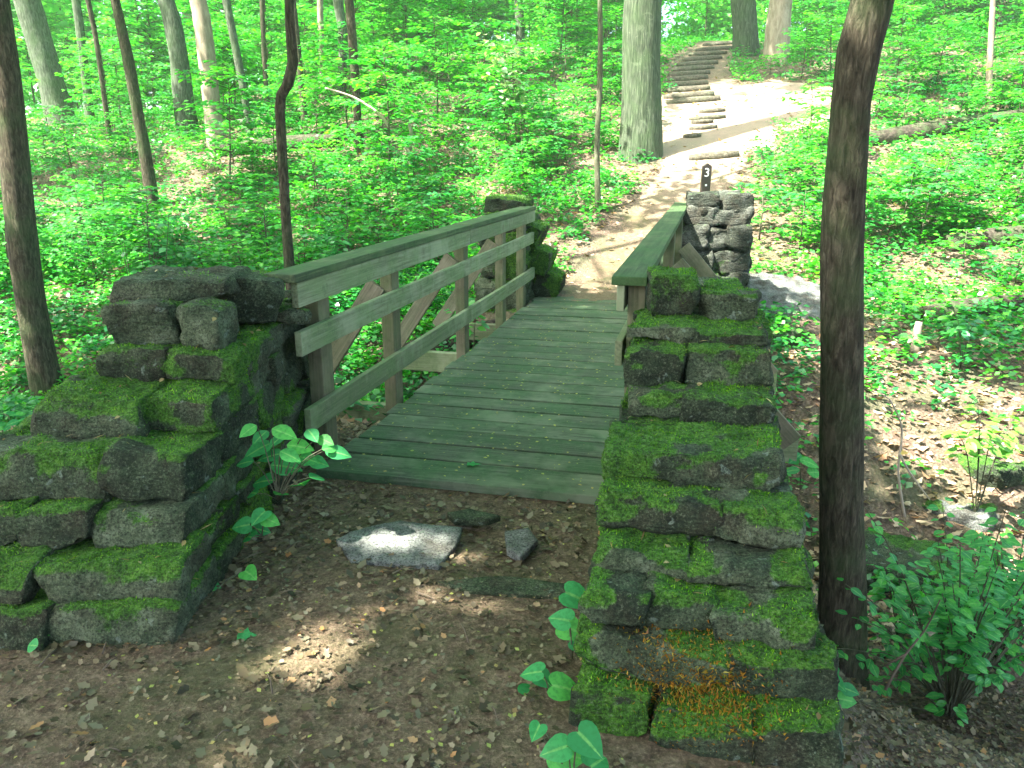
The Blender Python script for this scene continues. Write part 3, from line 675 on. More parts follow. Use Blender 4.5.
def flat_stone(poly, thick, z, label, mat, cat='stone', name='flat_stone', seed=0):
    c = sum((Vector(q) for q in poly), Vector((0, 0))) / len(poly); n = 48; rs = np.random.default_rng(seed)
    pv = np.array([tuple(Vector(q) - c) for q in poly]); pr = []
    for i in range(len(pv)):
        for t in np.linspace(0, 1, 8, endpoint=False): pr.append(pv[i] * (1 - t) + pv[(i + 1) % len(pv)] * t)
    pr = np.array(pr); pr *= (1 + .05 * (fbm(np.c_[pr * 12, np.full(len(pr), seed)], 3) - .5) * 2)[:, None]
    rings = []; m = len(pr)
    for s_, zz in ((1.0, -thick), (1.01, -.006), (.985, 0), (.8, .002), (.55, .003), (.3, .003), (.1, .003)):
        q = pr * s_; nz = (fbm(np.c_[q * 9, np.full(m, seed + 5.)], 4) - .5) * .016
        rings.append(np.c_[q, zz + nz])
    v = np.concatenate(rings + [np.array([[0, 0, .003]])]); f = []
    for k in range(len(rings) - 1):
        i = k * m + np.arange(m); j = k * m + (np.arange(m) + 1) % m; f.append(np.stack([i, j, j + m, i + m], -1))
    f = np.concatenate(f); k = (len(rings) - 1) * m; tri = np.stack([k + np.arange(m), k + (np.arange(m) + 1) % m, np.full(m, len(v) - 1)], -1)
    v = v + np.array([c.x, c.y, z]); o = link(name, mesh_np(name, v, [f, tri], False), mat, attr=np.zeros(len(v)))
    tag(o, label, cat)
    return o
def gp(px, py): p = at_ground(px, py); return (p.x, p.y)
flat_stone([gp(338, 549), gp(350, 541), gp(400, 534), gp(462, 540), gp(456, 556), gp(440, 572), gp(352, 566)], .03, .012, 'large flat grey flagstone in the dirt path lit by a bright sun patch', M_slab, seed=1)
flat_stone([gp(505, 545), gp(528, 540), gp(537, 552), gp(520, 566), gp(507, 561)], .03, .009, 'small grey flat stone in the path to the right of the flagstone', M_slab, seed=2)
flat_stone([gp(448, 527), gp(470, 522), gp(500, 529), gp(488, 534), gp(455, 533)], .03, .014, 'thin mossy flat stone in the path just before the deck', M_stone, seed=3)
flat_stone([gp(436, 588), gp(500, 584), gp(590, 592), gp(600, 600), (gp(560, 604)), gp(470, 597)], .03, .012, 'long narrow dark stone edge across the path behind the heart leaved plants', M_stone, seed=4)

def rock(px, py, h, rz, label, mat, mossy, seed, dz=0, tilt=(0, 0), step=.03):
    p = at_ground(px, py); g = stone_geo((p.x, p.y + h[1] * .6, p.z + dz), h, rotz(rz, tilt), seed, mossy, step, .03, .08)
    o = link('rock', mesh_np('rock', g[0], g[1], True), mat, attr=g[2]); tag(o, label, 'rock'); return g
rock(790, 312, (.52, .62, .07), -.35, 'broad pale lichen covered rock slab right of the bridge beyond the near wall', M_slab, (.1, .25), 51, .12, (.22, .10))
rock(778, 345, (.30, .3, .16), .2, 'dark mossy boulder below the pale rock slab', M_stone, (.5, .3), 52, .02)
rock(843, 300, (.25, .25, .1), .5, 'small grey rock right behind the pale rock slab', M_slab, (.3, .2), 53, .02)
rock(1010, 478, (.35, .3, .1), .2, 'mossy flat rock at the right edge above the leafy shrub', M_stone, (.7, .5), 54, .03)
rock(905, 590, (.42, .30, .13), -.2, 'dark flat boulder overhanging the stream hollow behind the leafy shrub', M_stone, (.3, .4), 55, .12, (.12, .05))
rock(965, 520, (.3, .2, .12), -.6, 'grey broken rock on the sunlit bank beside the leaning twig', M_slab, (.3, .4), 56, 0)

def log(pa, pb, r, label, mat=M_log, cat='log', dz=.0, moss=0, seed=0, name='fallen_log'):
    a = at_ground(*pa); b = at_ground(*pb); a.z += r * .5 + dz; b.z += r * .5 + dz; m = (a + b) / 2; m.z = max(m.z, H(m.x, m.y) + r * .35)
    v, f = tube([a, a.lerp(m, .5), m, b.lerp(m, .5), b], [r * .85, r, r * 1.02, r * .95, r * .75], 18, .12, seed=seed, step=.12)
    o = link(name, mesh_np(name, v, f, True), mat); tag(o, label, cat); return o
log((868, 145), (1060, 118), .20, 'long mossy fallen log lying across the slope at upper right', seed=1)
log((945, 250), (1060, 238), .17, 'short dark fallen log at the right edge amid ferns', seed=2)
log((922, 322), (1030, 308), .14, 'dark rotten log end lying beside the upright stub on the right bank', seed=3)
log((218, 155), (338, 146), .22, 'dark fallen log lying behind the curved black trunk on the left slope', seed=4)
log((330, 118), (210, 128), .10, 'thin grey fallen trunk lying on the slope above the dark log', mat=M_bark_grey, seed=5)
log((400, 372), (500, 342), .15, 'thick dark log seen beneath the left railing of the bridge', seed=6, dz=.1)
log((535, 128), (598, 127), .10, 'straight thin log lying to the left of the large oak', seed=8)
a = at_ground(914, 352); v, f = tube([a, a + Vector((0, 0, .18)), a + Vector((.01, 0, .34))], [.06, .05, .035], 10, .3, seed=4, step=.05)
tag(link('tree_stub', mesh_np('stub', v, f, True), M_pink), 'short broken upright stub on the right bank beside the rotten log', 'stub')

# ------------------------------------------------------------------ holes cut in the unseen canopy to shape sun patches on the ground
sv = np.array(SUN)
def ground_of(P):
    g = P[:, :2].copy(); z = np.zeros(len(P))
    for _ in range(4):
        t = (P[:, 2] - z) / sv[2]; g = P[:, :2] - sv[:2] * t[:, None]; z = H(g[:, 0], g[:, 1])
    return g
PATCH = []
def hole(px, py, rx, ry=None): p = at_ground(px, py); rx *= 1.3; ry = (ry or rx / 1.3) * 1.3; PATCH.append((p.x, p.y, rx, ry or rx))
hole(405, 553, .32, .18); hole(306, 668, .24, .18); hole(485, 606, .26, .09); hole(205, 765, .26, .12); hole(385, 600, .2, .12)
hole(600, 262, 1.3, .5); hole(578, 275, .7, .3); hole(630, 245, .8, .4); hole(560, 288, .5, .12); hole(640, 236, .8, .8); hole(590, 320, .3, .1)
hole(655, 215, .9, 1.2); hole(722, 132, 1.9, 1.7); hole(790, 108, 2.0, 2.0); hole(735, 108, 1.3, 1.3)
hole(872, 385, .5, .6); hole(905, 420, .5, .7); hole(950, 440, .8, .6); hole(1000, 480, .6, .6); hole(895, 455, .2, .25); hole(880, 490, .15, .2)
hole(760, 240, .5, .8); hole(795, 296, .7, .5); hole(860, 345, .3, .4); hole(790, 350, .25, .2); hole(700, 260, .5, .5); hole(1000, 410, .5, .4)
hole(850, 590, .14, .2); hole(140, 700, .12, .1); hole(860, 700, .15, .1)
PATCH.append((uw(9.15, .15, 0).x - sv[0] / sv[2] * 1.2, uw(9.15, .15, 0).y - sv[1] / sv[2] * 1.2, .7, .5))
PATCH.append((uw(8.9, .2, 0).x - sv[0] / sv[2] * .5, uw(8.9, .2, 0).y - sv[1] / sv[2] * .5, .25, .2))
hole(565, 118, 1.2, 1.0); hole(160, 205, .8, .6); hole(360, 192, 1.2, .7); hole(285, 152, 1.4, 1.0); hole(120, 260, .6, .5); hole(940, 395, .5, .5); hole(890, 230, .8, .5)
def keep_mask(P, dens=None):
    g = ground_of(P); x, y = g.T; r = RNG.random(len(P))
    n = fbm2(x, y, .42, 3); n2 = fbm2(x, y, 1.5, 2, 3.3)
    back = np.where(n * .65 + n2 * .35 > .535, .95, .04)
    u, w = to_uw(x, y)
    bank = np.where(n2 * .7 + n * .3 > .47, 1.0, .25)
    D = np.ones(len(P)); D = np.where((u > 10.3), back, D)
    D = np.where((w > 1.6) & (u > 5) & (u <= 10.3), bank, D)
    D = np.where((w < -3.5) & (u > 7.5) & (u <= 10.3), back, D)
    D = np.where((y > 23.5) & (path_dist(x, y) < 3.2), 1.0, D)
    D = np.where((y > 12.6) & (y < 16.4) & (path_dist(x, y) < 1.0), .95, D)
    k = r < D; n3 = fbm2(x, y, 4.5, 2, 8.1)
    prot = ((y > 13.5) & (y < 16.3) & (path_dist(x, y) < .95)) | ((y > 22.3) & (path_dist(x, y) < 2.8))  # leaves always kept here, holding these trail stretches in shade
    for (cx, cy, rx, ry) in PATCH:
        # jagged gap edge
        q = np.hypot((x - cx) / rx, (y - cy) / ry) + (n2 - .5) * .9 + (n3 - .5) * 1.1
        k &= (q > 1) | prot
    return k

# ------------------------------------------------------------------ trees
def trunk_pts(trace, d=None):
    b = at_ground(trace[0][0], trace[0][1]) if d is None else at_depth(trace[0][0], trace[0][1], d)
    P, Rr = [], []
    for (px, py, w) in trace:
        p = at_depth(px, py, b.y); P.append(p); Rr.append(w / 2 / FPX * (p - Vector((0, 0, CAM_H))).dot(FWD))
    P[0].z = min(P[0].z, H(P[0].x, P[0].y)) if d is None else H(P[0].x, P[0].y)
    return P, Rr
def crown_mesh(c, r, n, size, filt=True, clumps=60, rng=RNG, flat=.5):
    c = np.array(c); r = np.array(r)
    cc = rng.normal(0, 1, (clumps, 3)); cc /= np.linalg.norm(cc, axis=1, keepdims=True); cc = cc * rng.uniform(.25, 1, (clumps, 1)) ** .5 * r + c
    k = rng.integers(0, clumps, n); sg_ = rng.uniform(.5, 1.0, clumps)[k][:, None] * r.mean() * .28
    P = cc[k] + rng.normal(0, 1, (n, 3)) * sg_ * np.array([1, 1, flat])
    if filt: P = P[keep_mask(P)]
    v, f = leaves_lo(P, rng.uniform(.7, 1.3, len(P)) * size, .45, .40)
    return v, f, cc
def make_tree(name, label, P, Rr, mat, height=15, crown=None, seed=0, leafn=2500, leafs=.24, group=None, bark=.07, seg=20, low=.2):
    P = list(P); Rr = list(Rr); z0 = P[0].z
    d = (P[-1] - P[-2]); d = d / max(d.z, .1); d.x = max(-.25, min(.25, d.x)); d.y = 0; d.z = 1
    rs = random.Random(seed)
    while P[-1].z < z0 + height:
        P.append(P[-1] + Vector((d.x + rs.uniform(-.04, .04), rs.uniform(-.04, .04), 1)) * 2); d.x *= .8; Rr.append(max(Rr[-1] * .86, .02))
    root = thing(name, P[0], label, 'tree', group)
    P[0] = P[0] - Vector((0, 0, .12 + 1.2 * max(0, Rr[0] - .1)))
    v, f = tube(P, Rr, seg, bark, .35, seed, .15 if Rr[0] > .1 else .3)
    tr = link('trunk', mesh_np('trunk', v, f, True), mat, root)
    if crown is None: crown = ((P[-1].x, P[-1].y, z0 + height * .82), (4.2, 4.2, height * .25))
    cv, cf, cc = crown_mesh(crown[0], crown[1], leafn, leafs)
    link('crown', mesh_np('crown', cv, cf), M_leaf, root)
    for k in range(5):
        e = Vector(cc[k]); zb = max(z0 + height * .45, min(e.z - 1.5, P[-1].z - .5)); 
        i = min(range(len(P)), key=lambda q: abs(P[q].z - zb)); s = P[i]
        mdl = s.lerp(e, .5) + Vector((0, 0, -.3)); r0 = Rr[min(i, len(Rr) - 1)] * .45
        v, f = tube([s, mdl, e], [r0, r0 * .6, .015], 6, 0, 0, k, .8); link('limb', mesh_np('limb', v, f, True), mat, root)
    return root
T = [
 ('slender_tree', 'dark trunked tree at the left edge behind the left stone wall, leaning left', [(52, 402, 33), (40, 355, 28), (26, 270, 27), (17, 180, 27), (8, 80, 24), (-3, 0, 22)], None, M_bark_dark, 13, ((-5.4, 3.2, 11.5), (4.6, 4.6, 2.4)), 7500),
 ('slender_tree', 'tall dark trunk rising from the bank in the right foreground, bending right at the top', [(843, 662, 50), (842, 600, 44), (841, 500, 41), (842, 400, 40), (842, 250, 41), (848, 150, 39), (851, 105, 38), (859, 50, 42), (873, 0, 41)], 3.95, M_bark_dark, 12, ((.5, 2.2, 11), (4.2, 4.2, 2.2)), 7500),
 ('large_tree', 'broad grey trunked tree at upper left, widest of the far left, with flared base', [(63, 122, 34), (56, 100, 25), (42, 50, 24), (27, 0, 25), (18, -30, 25)], None, M_bark_grey, 18, None, 3500),
 ('slender_tree', 'thin dark trunk leaning left, standing low on the left slope in front of paler trunks', [(153, 208, 13), (147, 165, 12), (139, 120, 11), (128, 60, 11), (115, 0, 9)], None, M_bark_dark, 13, None, 2500),
 ('large_tree', 'brownish green trunk just left of the smooth tan trunk on the left slope', [(190, 133, 24), (184, 105, 20), (179, 60, 18), (172, 20, 17), (166, 0, 16)], None, M_bark_grey, 17, None, 3000),
 ('slender_tree', 'thin pale grey trunk between the brownish green trunk and the tan trunk', [(201, 112, 9), (196, 70, 9), (188, 20, 9), (184, 0, 9)], None, M_bark_pale, 16, None, 1800),
 ('large_tree', 'smooth tan trunk on the left slope, palest of the thick trunks', [(219, 152, 22), (213, 115, 17), (207, 60, 17), (202, 20, 17), (198, 0, 16)], None, M_bark_pale, 17, None, 3000),
 ('slender_tree', 'slim leaning trunk with a fork right of the tan trunk', [(252, 150, 6), (246, 105, 7), (240, 70, 8), (232, 30, 8), (226, 0, 8)], None, M_bark_grey, 14, None, 1500),
 ('slender_tree', 'curving black trunk with a kink standing behind the near end of the left railing', [(293, 305, 11), (290, 275, 11), (286, 220, 10), (283, 170, 10), (280, 110, 10), (281, 96, 10), (288, 84, 11), (293, 62, 11), (290, 25, 10), (289, 0, 9)], 8.2, M_bark_dark, 11, ((-5.8, 8.6, 11.5), (5.2, 5, 2.3)), 8500),  # unseen crown set off the trunk to shade the trail past the bridge
 ('slender_tree', 'thin pale trunk left of the dark straight trunk in the middle distance', [(325, 100, 7), (322, 60, 6), (320, 0, 6)], None, M_bark_pale, 14, None, 1500),
 ('slender_tree', 'straight dark slim trunk in the middle distance right of the curving black trunk', [(360, 152, 8), (357, 110, 8), (354, 60, 9), (349, 0, 9)], None, M_bark_dark, 14, None, 2000),
 ('large_tree', 'huge furrowed oak trunk standing beside the trail left of the steps', [(641, 156, 48), (641, 120, 40), (641, 70, 38), (643, 0, 38), (644, -30, 37)], None, M_bark_oak, 18, ((.3, 20.5, 17), (6.5, 6, 3.2)), 22000),  # dense unseen crown moved off the trunk to shade the upper steps
 ('sapling', 'straight thin sapling trunk between the bridge end and the huge oak', [(599, 212, 6), (597, 150, 5.5), (600, 80, 5.5), (600, 0, 5)], None, M_bark_thin, 9, None, 700),
 ('large_tree', 'leaning trunk with one pale side at the top of the trail steps', [(748, 55, 27), (745, 30, 24), (743, 0, 24), (741, -30, 23)], None, M_bark_oak, 18, None, 2500),
 ('large_tree', 'pale greenish thick trunk just right of the leaning trunk at the top of the steps', [(776, 62, 26), (778, 30, 24), (781, 0, 22)], None, M_bark_pale, 18, None, 2500),
 ('sapling', 'thin brownish sapling near the right edge above the long mossy log', [(989, 104, 6), (990, 60, 6), (993, 0, 5)], None, M_bark_pale, 9, None, 700),
 ('slender_tree', 'far dark trunk at the top edge, upper right', [(934, 14, 13), (934, -10, 12)], None, M_bark_dark, 15, None, 1500),
 ('slender_tree', 'far grey trunk at the top left beyond the broad grey tree', [(82, 60, 9), (80, 30, 8), (76, 0, 8)], 26, M_bark_grey, 15, None, 1500),
 ('slender_tree', 'very thin dark trunk at the top left beside the dark leaning trunk', [(104, 95, 5), (97, 45, 5), (88, 0, 5)], 22, M_bark_dark, 12, None, 900),
 ('slender_tree', 'thin dark trunk behind the curving black trunk at upper left', [(266, 92, 5), (264, 50, 5), (262, 0, 5)], 24, M_bark_dark, 13, None, 1000),
 ('slender_tree', 'thin leaning dark trunk just right of the curving black trunk', [(303, 95, 6), (299, 60, 6), (293, 0, 6)], 22, M_bark_dark, 13, None, 1000),
 ('slender_tree', 'crooked dark trunk left of the straight dark slim trunk', [(338, 70, 9), (343, 40, 9), (338, 0, 10)], 24, M_bark_grey, 13, None, 1000),
 ('slender_tree', 'far trunk standing alone at top centre left, dark and straight', [(392, 44, 9), (391, 20, 9), (390, 0, 9)], None, M_bark_grey, 15, None, 1500),
 ('large_tree', 'far thick trunk at top centre, partly veiled by leaves', [(425, 38, 14), (424, 15, 13), (424, 0, 13)], None, M_bark_grey, 15, None, 1500),
 ('large_tree', 'far grey trunk left of the white sunlit spray at top centre', [(469, 32, 14), (468, 15, 13), (467, 0, 13)], None, M_bark_grey, 15, None, 1500),
 ('slender_tree', 'grey far trunk at top centre just left of the thin straight sapling', [(520, 62, 10), (520, 30, 9), (519, 0, 9)], None, M_bark_grey, 15, None, 1500),
]
for i, (nm, lb, tr, d, mt, hgt, cr, ln) in enumerate(T):
    P, Rr = trunk_pts(tr, d)
    make_tree(nm, lb, P, Rr, mt, hgt, cr, i + 1, ln, seg=28 if Rr[0] > .12 else 12)
# unseen trees added beside and behind the camera to shade the ground
OFF = [(-8.5, 4.2, 12.5, 'left of the left wall'), (-10.5, -1.5, 13, 'farther left'), (-4.6, -3.6, 12, 'behind and left'), (.8, -5.0, 12, 'behind'), (-9.0, 8.0, 13, 'beyond the left bank'), (-3.2, -.8, 11.5, 'just left'),
       (5.0, 1.2, 12, 'on the right bank'), (-14, 6, 14, 'deep left'), (-14.5, 13, 14, 'left of the slope'), (9.5, 8.0, 13, 'right of the bank'), (-18, 19, 15, 'far left of the slope'), (2.5, -1.5, 12, 'right behind')]
for i, (x, y, h, wh) in enumerate(OFF):
    z = H(x, y); P = [Vector((x, y, z)), Vector((x + .05, y, z + 2)), Vector((x - .05, y + .05, z + 5))]
    n = 9500 if math.hypot(x + 3, y - 2) < 9 else 5000
    make_tree('unseen_shade_tree', 'tall shade tree %s of the viewpoint, unseen, added for its shade' % wh, P, [.19, .16, .14], M_bark_dark, h, ((x, y, z + h * .88), (4.3, 4.3, 2.2)), 50 + i, n, seg=12)

# ------------------------------------------------------------------ ground cover, litter, understory
def sample_cone(n, y0, y1, spread=.72, pad=1.5, power=1.0):
    y = y0 * (y1 / y0) ** (RNG.random(n) ** power); x = RNG.uniform(-1, 1, n) * (spread * y + pad); return x, y
SLAB = at_ground(790, 312)
def ok_ground(x, y, pathpad=.15):
    u, w = to_uw(x, y); m = ~path_mask(x, y)
    m &= path_dist(x, y) > np.where(y > 9, .75 + pathpad, 0)
    m &= ~((u > 1.5) & (u < 4.7) & (w > -.45) & (w < .6))
    m &= np.hypot((x - SLAB.x) / .75, (y - SLAB.y - .3) / .95) > 1
    m &= ~((x > -2.4) & (x < -1.1) & (y > 2.2) & (y < 5))
    m &= ~((u > 3.6) & (u < 10.1) & (w > -2.3) & (w < -.15))
    m &= ~((u > 8.7) & (u < 10.6) & (((w > -.3) & (w < .7)) | ((w > -2.9) & (w < -1.9))))
    return m
x, y = sample_cone(60000, 4.6, 46)
u, w = to_uw(x, y); n1 = fbm2(x, y, .55, 4); n2 = fbm2(x, y, 2.0, 3, 7)
dens = sst(n1 * .6 + n2 * .4, .38, .52) * np.where(w < -2.3, sst(u, 4.6, 6.4), sst(u, 6.8, 10)) + .10 * sst(u, 4.5, 7)
dens = np.where(y > 13, np.maximum(dens, .12), dens)
dens *= np.where((w > 1.0) & (u < 10.5), .25 + .25 * sst(u, 8, 10.5), 1)
m = ok_ground(x, y) & (RNG.random(len(x)) < dens); x, y = x[m], y[m]
z = H(x, y); hgt = RNG.uniform(.05, .30, len(x)) * (.6 + .9 * fbm2(x, y, .8, 2, 2)); P = []; SZ = []
for k in range(7):
    a = RNG.uniform(0, 6.28, len(x)); r = RNG.uniform(.02, .16, len(x)) * (1 + .015 * y)
    P.append(np.stack([x + r * np.cos(a), y + r * np.sin(a), z + hgt * RNG.uniform(.55, 1.1, len(x))], -1)); SZ.append(RNG.uniform(.045, .085, len(x)) * (1 + .018 * y))
v, f = leaves_lo(np.concatenate(P), np.concatenate(SZ), .35, .40)
tag(link('ground_cover', mesh_np('cover', v, f), M_cover), 'low green leafy plants carpeting the forest floor', 'ground cover', kind='stuff')
print('cover leaves', len(f))
# dead leaves
def litter(n, xs, ys, size, name, mat, label, tilt=.35, asp=.36):
    z = H(xs, ys, True) + RNG.uniform(.002, .018, len(xs)); yaw = RNG.uniform(0, 6.28, len(xs))
    A = np.stack([np.cos(yaw), np.sin(yaw), RNG.normal(0, tilt * .5, len(xs))], -1); Nn = np.stack([RNG.normal(0, tilt, len(xs)), RNG.normal(0, tilt, len(xs)), np.ones(len(xs))], -1)
    v, f = leaves_hi(np.stack([xs, ys, z], -1), A, Nn, size, [(0, .03), (.2, .28), (.38, .20), (.55, .34), (.75, .16), (1, .0)], RNG.uniform(-.3, .4), -.2)
    tag(link(name, mesh_np(name, v, f), mat), label, 'leaf litter', kind='stuff')
x = RNG.uniform(-3.2, 3.2, 110000); y = RNG.uniform(1.1, 5.5, 110000); u, w = to_uw(x, y)
edge = sst(np.abs(w + 1.15), .25, 1.2); m = (RNG.random(len(x)) < .30 + .7 * edge * sst(fbm2(x, y, 1.6, 3, 4), .35, .55)) & ~((u > 3.7) & (w > -2.05) & (w < -.3))
m &= ~((u > 1.9) & (u < 4.7) & (w > -.34) & (w < .42)); m &= ~((x > -2.2) & (x < -1.25) & (y > 2.5)); x, y = x[m], y[m]
litter(0, x, y, RNG.uniform(0, 1, len(x)) ** 5 * .042 + RNG.uniform(.006, .022, len(x)), 'leaf_litter', M_litter, 'brown dead leaves scattered over the near path')
x, y = sample_cone(30000, 4.5, 30, .7, 1.5); m = ok_ground(x, y, 0) | (RNG.random(len(x)) < .25); u, w = to_uw(x, y); m &= ~((u > 3.6) & (u < 10.1) & (w > -2.1) & (w < -.2)) & (y > 5 - 2 * (x > .8)); x, y = x[m], y[m]
litter(0, x, y, RNG.uniform(.05, .11, len(x)) * (1 + .01 * y), 'leaf_litter', M_litterL, 'dry tan leaves covering the ravine banks and hillside', .4)
n = 900; du = RNG.uniform(3.75, 9.8, n); dw = RNG.uniform(-2.0, -.35, n); P = np.array([tuple(uw(a, b, .004)) for a, b in zip(du, dw)])
v, f = leaves_lo(P, RNG.uniform(.008, .028, n), .12, .35, .05); tag(link('fallen_flecks', mesh_np('flecks', v, f), M_fleck), 'yellow green leaf flecks scattered on the deck boards', 'leaf debris', kind='stuff')
n = 500; x = RNG.uniform(-2.2, 1.0, n); y = RNG.uniform(1.4, 4.0, n); P = np.stack([x, y, H(x, y, True) + .012], -1)
v, f = leaves_lo(P, RNG.uniform(.008, .022, n), .2, .35, .05); tag(link('fallen_flecks', mesh_np('flecks', v, f), M_fleck), 'yellow green leaf flecks scattered on the dirt path', 'leaf debris', kind='stuff')
gs = []
for k in range(90):
    x = random.uniform(-2.5, 2.6); y = random.uniform(1.4, 5.2); a = random.uniform(0, 6.28); L = random.uniform(.04, .16); z = H(x, y) + .015
    p = Vector((x, y, z)); q = p + Vector((math.cos(a) * L, math.sin(a) * L, random.uniform(-.005, .015))); u, w = to_uw(x, y)
    if (u > 3.6 and -2.1 < w < -.2) or (-.5 < w < .6 and u > 1.6): continue
    gs.append(tube([p, p.lerp(q, .5) + Vector((0, .01, .006)), q], [.003, .0025, .0015], 5, step=.05))
v, f = merge(gs); tag(link('twigs', mesh_np('twigs', v, f), M_twig), 'small broken twigs littering the path', 'twigs', kind='stuff')

# understory saplings: prototypes with layered sprays
def spray_proto(kind, h, spread, nb, leaf, seed):
    rng = np.random.default_rng(seed); rs = random.Random(seed); gs = []; P = []; A = []; SZ = []
    top = Vector((rs.uniform(-.1, .1) * h, rs.uniform(-.1, .1) * h, h)); mid = top * .5 + Vector((rs.uniform(-.05, .05) * h, 0, 0))
    gs.append(tube([Vector((0, 0, -.05)), mid, top], [.006 + .008 * h, .005 + .004 * h, .003], 6, step=.25))
    for b in range(nb):
        t = .25 + .75 * (b + rs.random()) / nb; o = (mid * (2 * t) if t < .5 else mid.lerp(top, 2 * t - 1)); a = rs.uniform(0, 6.28); L = spread * (1.1 - .6 * t) * rs.uniform(.6, 1.1)
        e = o + Vector((math.cos(a) * L, math.sin(a) * L, rs.uniform(-.02, .22) * L)); m_ = o.lerp(e, .5) + Vector((0, 0, .06 * L))
        gs.append(tube([o, m_, e], [.004 + .003 * h, .003 + .001 * h, .002], 5, step=.3))
        nl = max(6, int(L / leaf * 4.0))
        for q in range(nl):
            s_ = rs.uniform(.2, 1); c = (o.lerp(m_, s_ * 2) if s_ < .5 else m_.lerp(e, s_ * 2 - 1)); sd = rs.choice([-1, 1]); off = rs.random() * .30 * L * (1 - abs(s_ - .6))
            d = Vector((-math.sin(a) * sd, math.cos(a) * sd, 0)) + Vector((math.cos(a), math.sin(a), 0)) * rs.uniform(0, .8)
            P.append(tuple(c + d * off + Vector((0, 0, rs.uniform(-.04, .04) * L)))); A.append((d.x, d.y, rs.uniform(-.35, .1))); SZ.append(leaf * rs.uniform(.7, 1.25))
    n = len(P); Nn = np.stack([rng.normal(0, .22, n), rng.normal(0, .22, n), np.ones(n)], -1)
    lv, lf = leaves_hi(P, A, Nn, SZ, [(0, .03), (.3, .34), (.65, .26), (1, 0)], .1, .15)
    return merge(gs), (lv, lf)
PROTO = []
for k, (h, sp, nb, lf) in enumerate([(.5, .45, 12, .085), (.8, .6, 15, .095), (1.3, .95, 22, .10), (2.2, 1.4, 34, .115), (3.6, 1.9, 50, .14), (5.5, 2.6, 75, .18)]):
    for q in range(2):
        (sv_, sf_), (lv, lf_) = spray_proto(k, h, sp, nb, lf, 100 + k * 7 + q)
        PROTO.append((h, mesh_np('stem', sv_, sf_, True), mesh_np('foliage', lv, lf_)))
        PROTO[-1][1].materials.append(M_bark_thin); PROTO[-1][2].materials.append(M_under)
def put_plant(k, x, y, s, name, label, cat, group):
    h, sm, lm = PROTO[k]; o = thing(name, (x, y, H(x, y)), label, cat, group); o.rotation_euler = (0, 0, random.uniform(0, 6.28)); o.scale = (s, s, s)
    for nm, me in (('stem', sm), ('foliage', lm)):
        c = bpy.data.objects.new(nm, me); COL.objects.link(c); c.parent = o
    return o
LAND = [(-20, 'the trunk at the left edge'), (48, 'the broad grey trunk'), (142, 'the low leaning dark trunk'), (182, 'the brownish green trunk'), (212, 'the smooth tan trunk'), (286, 'the curving black trunk'),
        (356, 'the straight dark slim trunk'), (424, 'the leaf veiled far trunk'), (520, 'the far grey trunk'), (599, 'the straight thin sapling'), (641, 'the huge oak'), (745, 'the leaning trunk above the steps'),
        (845, 'the near right trunk'), (990, 'the sapling by the mossy log')]
PEND = []
def side_of(o):
    x, y, z = o.location; px = 512 + FPX * x / (y * math.cos(PITCH) + (CAM_H - z) * math.sin(PITCH))
    q = min(LAND, key=lambda a: abs(a[0] - px)); return ('left of ' if px < q[0] else 'right of ') + q[1]
ORD = ['nearest', 'second nearest', 'third nearest', 'fourth nearest', 'fifth nearest', 'sixth nearest', 'seventh nearest', 'eighth nearest', 'ninth nearest', 'tenth nearest', 'eleventh nearest', 'twelfth nearest'] + ['%dth nearest' % i for i in range(13, 90)]
def name_pending():
    by = {}
    for o, what in PEND: by.setdefault((what, side_of(o)), []).append(o)
    for (what, sd), L in by.items():
        L.sort(key=lambda o: o.location.y)
        for i, o in enumerate(L): o['label'] = (ORD[i] + ' ' if len(L) > 1 else 'lone ') + what + ' ' + sd
rs = random.Random(4)
def far_enough(x, y): 
    u, w = to_uw(x, y); d = float(path_dist(np.array([x]), np.array([y]))[0])
    return bool(ok_ground(np.array([x]), np.array([y]), .5)[0]) and d > (1.7 if y > 9 else 0)
def scatter(n, y0, y1, ks, smin, smax, name, cat, fn):
    c = 0; tries = 0
    while c < n and tries < 9000:
        tries += 1; y = y0 * (y1 / y0) ** rs.random(); x = rs.uniform(-1, 1) * (.70 * y + .8); u, w = to_uw(x, y)
        if not far_enough(x, y) or u < 9.3: continue
        if fn and not fn(x, y): continue
        side = 'on the slope left of the bridge' if w < -1 else 'on the slope right of the trail'
        k_ = rs.choice(ks); PEND.append((put_plant(k_, x, y, rs.uniform(smin, smax), name, 'x', cat, GRP[name] % side), LBL[name][k_ // 2 if name != 'understory_sapling' else k_ // 2 - 3])); c += 1
LBL = {'seedling_shrub': ['knee-high leafy seedling', 'thigh-high leafy seedling'], 'understory_shrub': ['', '', 'waist-high layered green shrub'], 'understory_sapling': ['slim low young tree', 'airy young tree', 'tall airy young tree']}
GRP = {'seedling_shrub': 'leafy seedlings %s', 'understory_shrub': 'layered shrubs %s', 'understory_sapling': 'young trees %s'}
scatter(110, 9.5, 26, (0, 1, 2, 3), .8, 1.2, 'seedling_shrub', 'seedling', None)
scatter(95, 11.5, 34, (4, 5), .7, 1.1, 'understory_shrub', 'shrub', lambda x, y: not (abs(x / y - .17) < .09 and y < 19))
scatter(60, 17, 42, (6, 7), .8, 1.25, 'understory_sapling', 'young tree', lambda x, y: abs(x / y - .235) > .07 )
scatter(40, 26, 55, (8, 9), .9, 1.4, 'understory_sapling', 'young tree', lambda x, y: abs(x / y - .25) > .06)
scatter(36, 32, 62, (10, 11), .9, 1.4, 'understory_sapling', 'young tree', None)

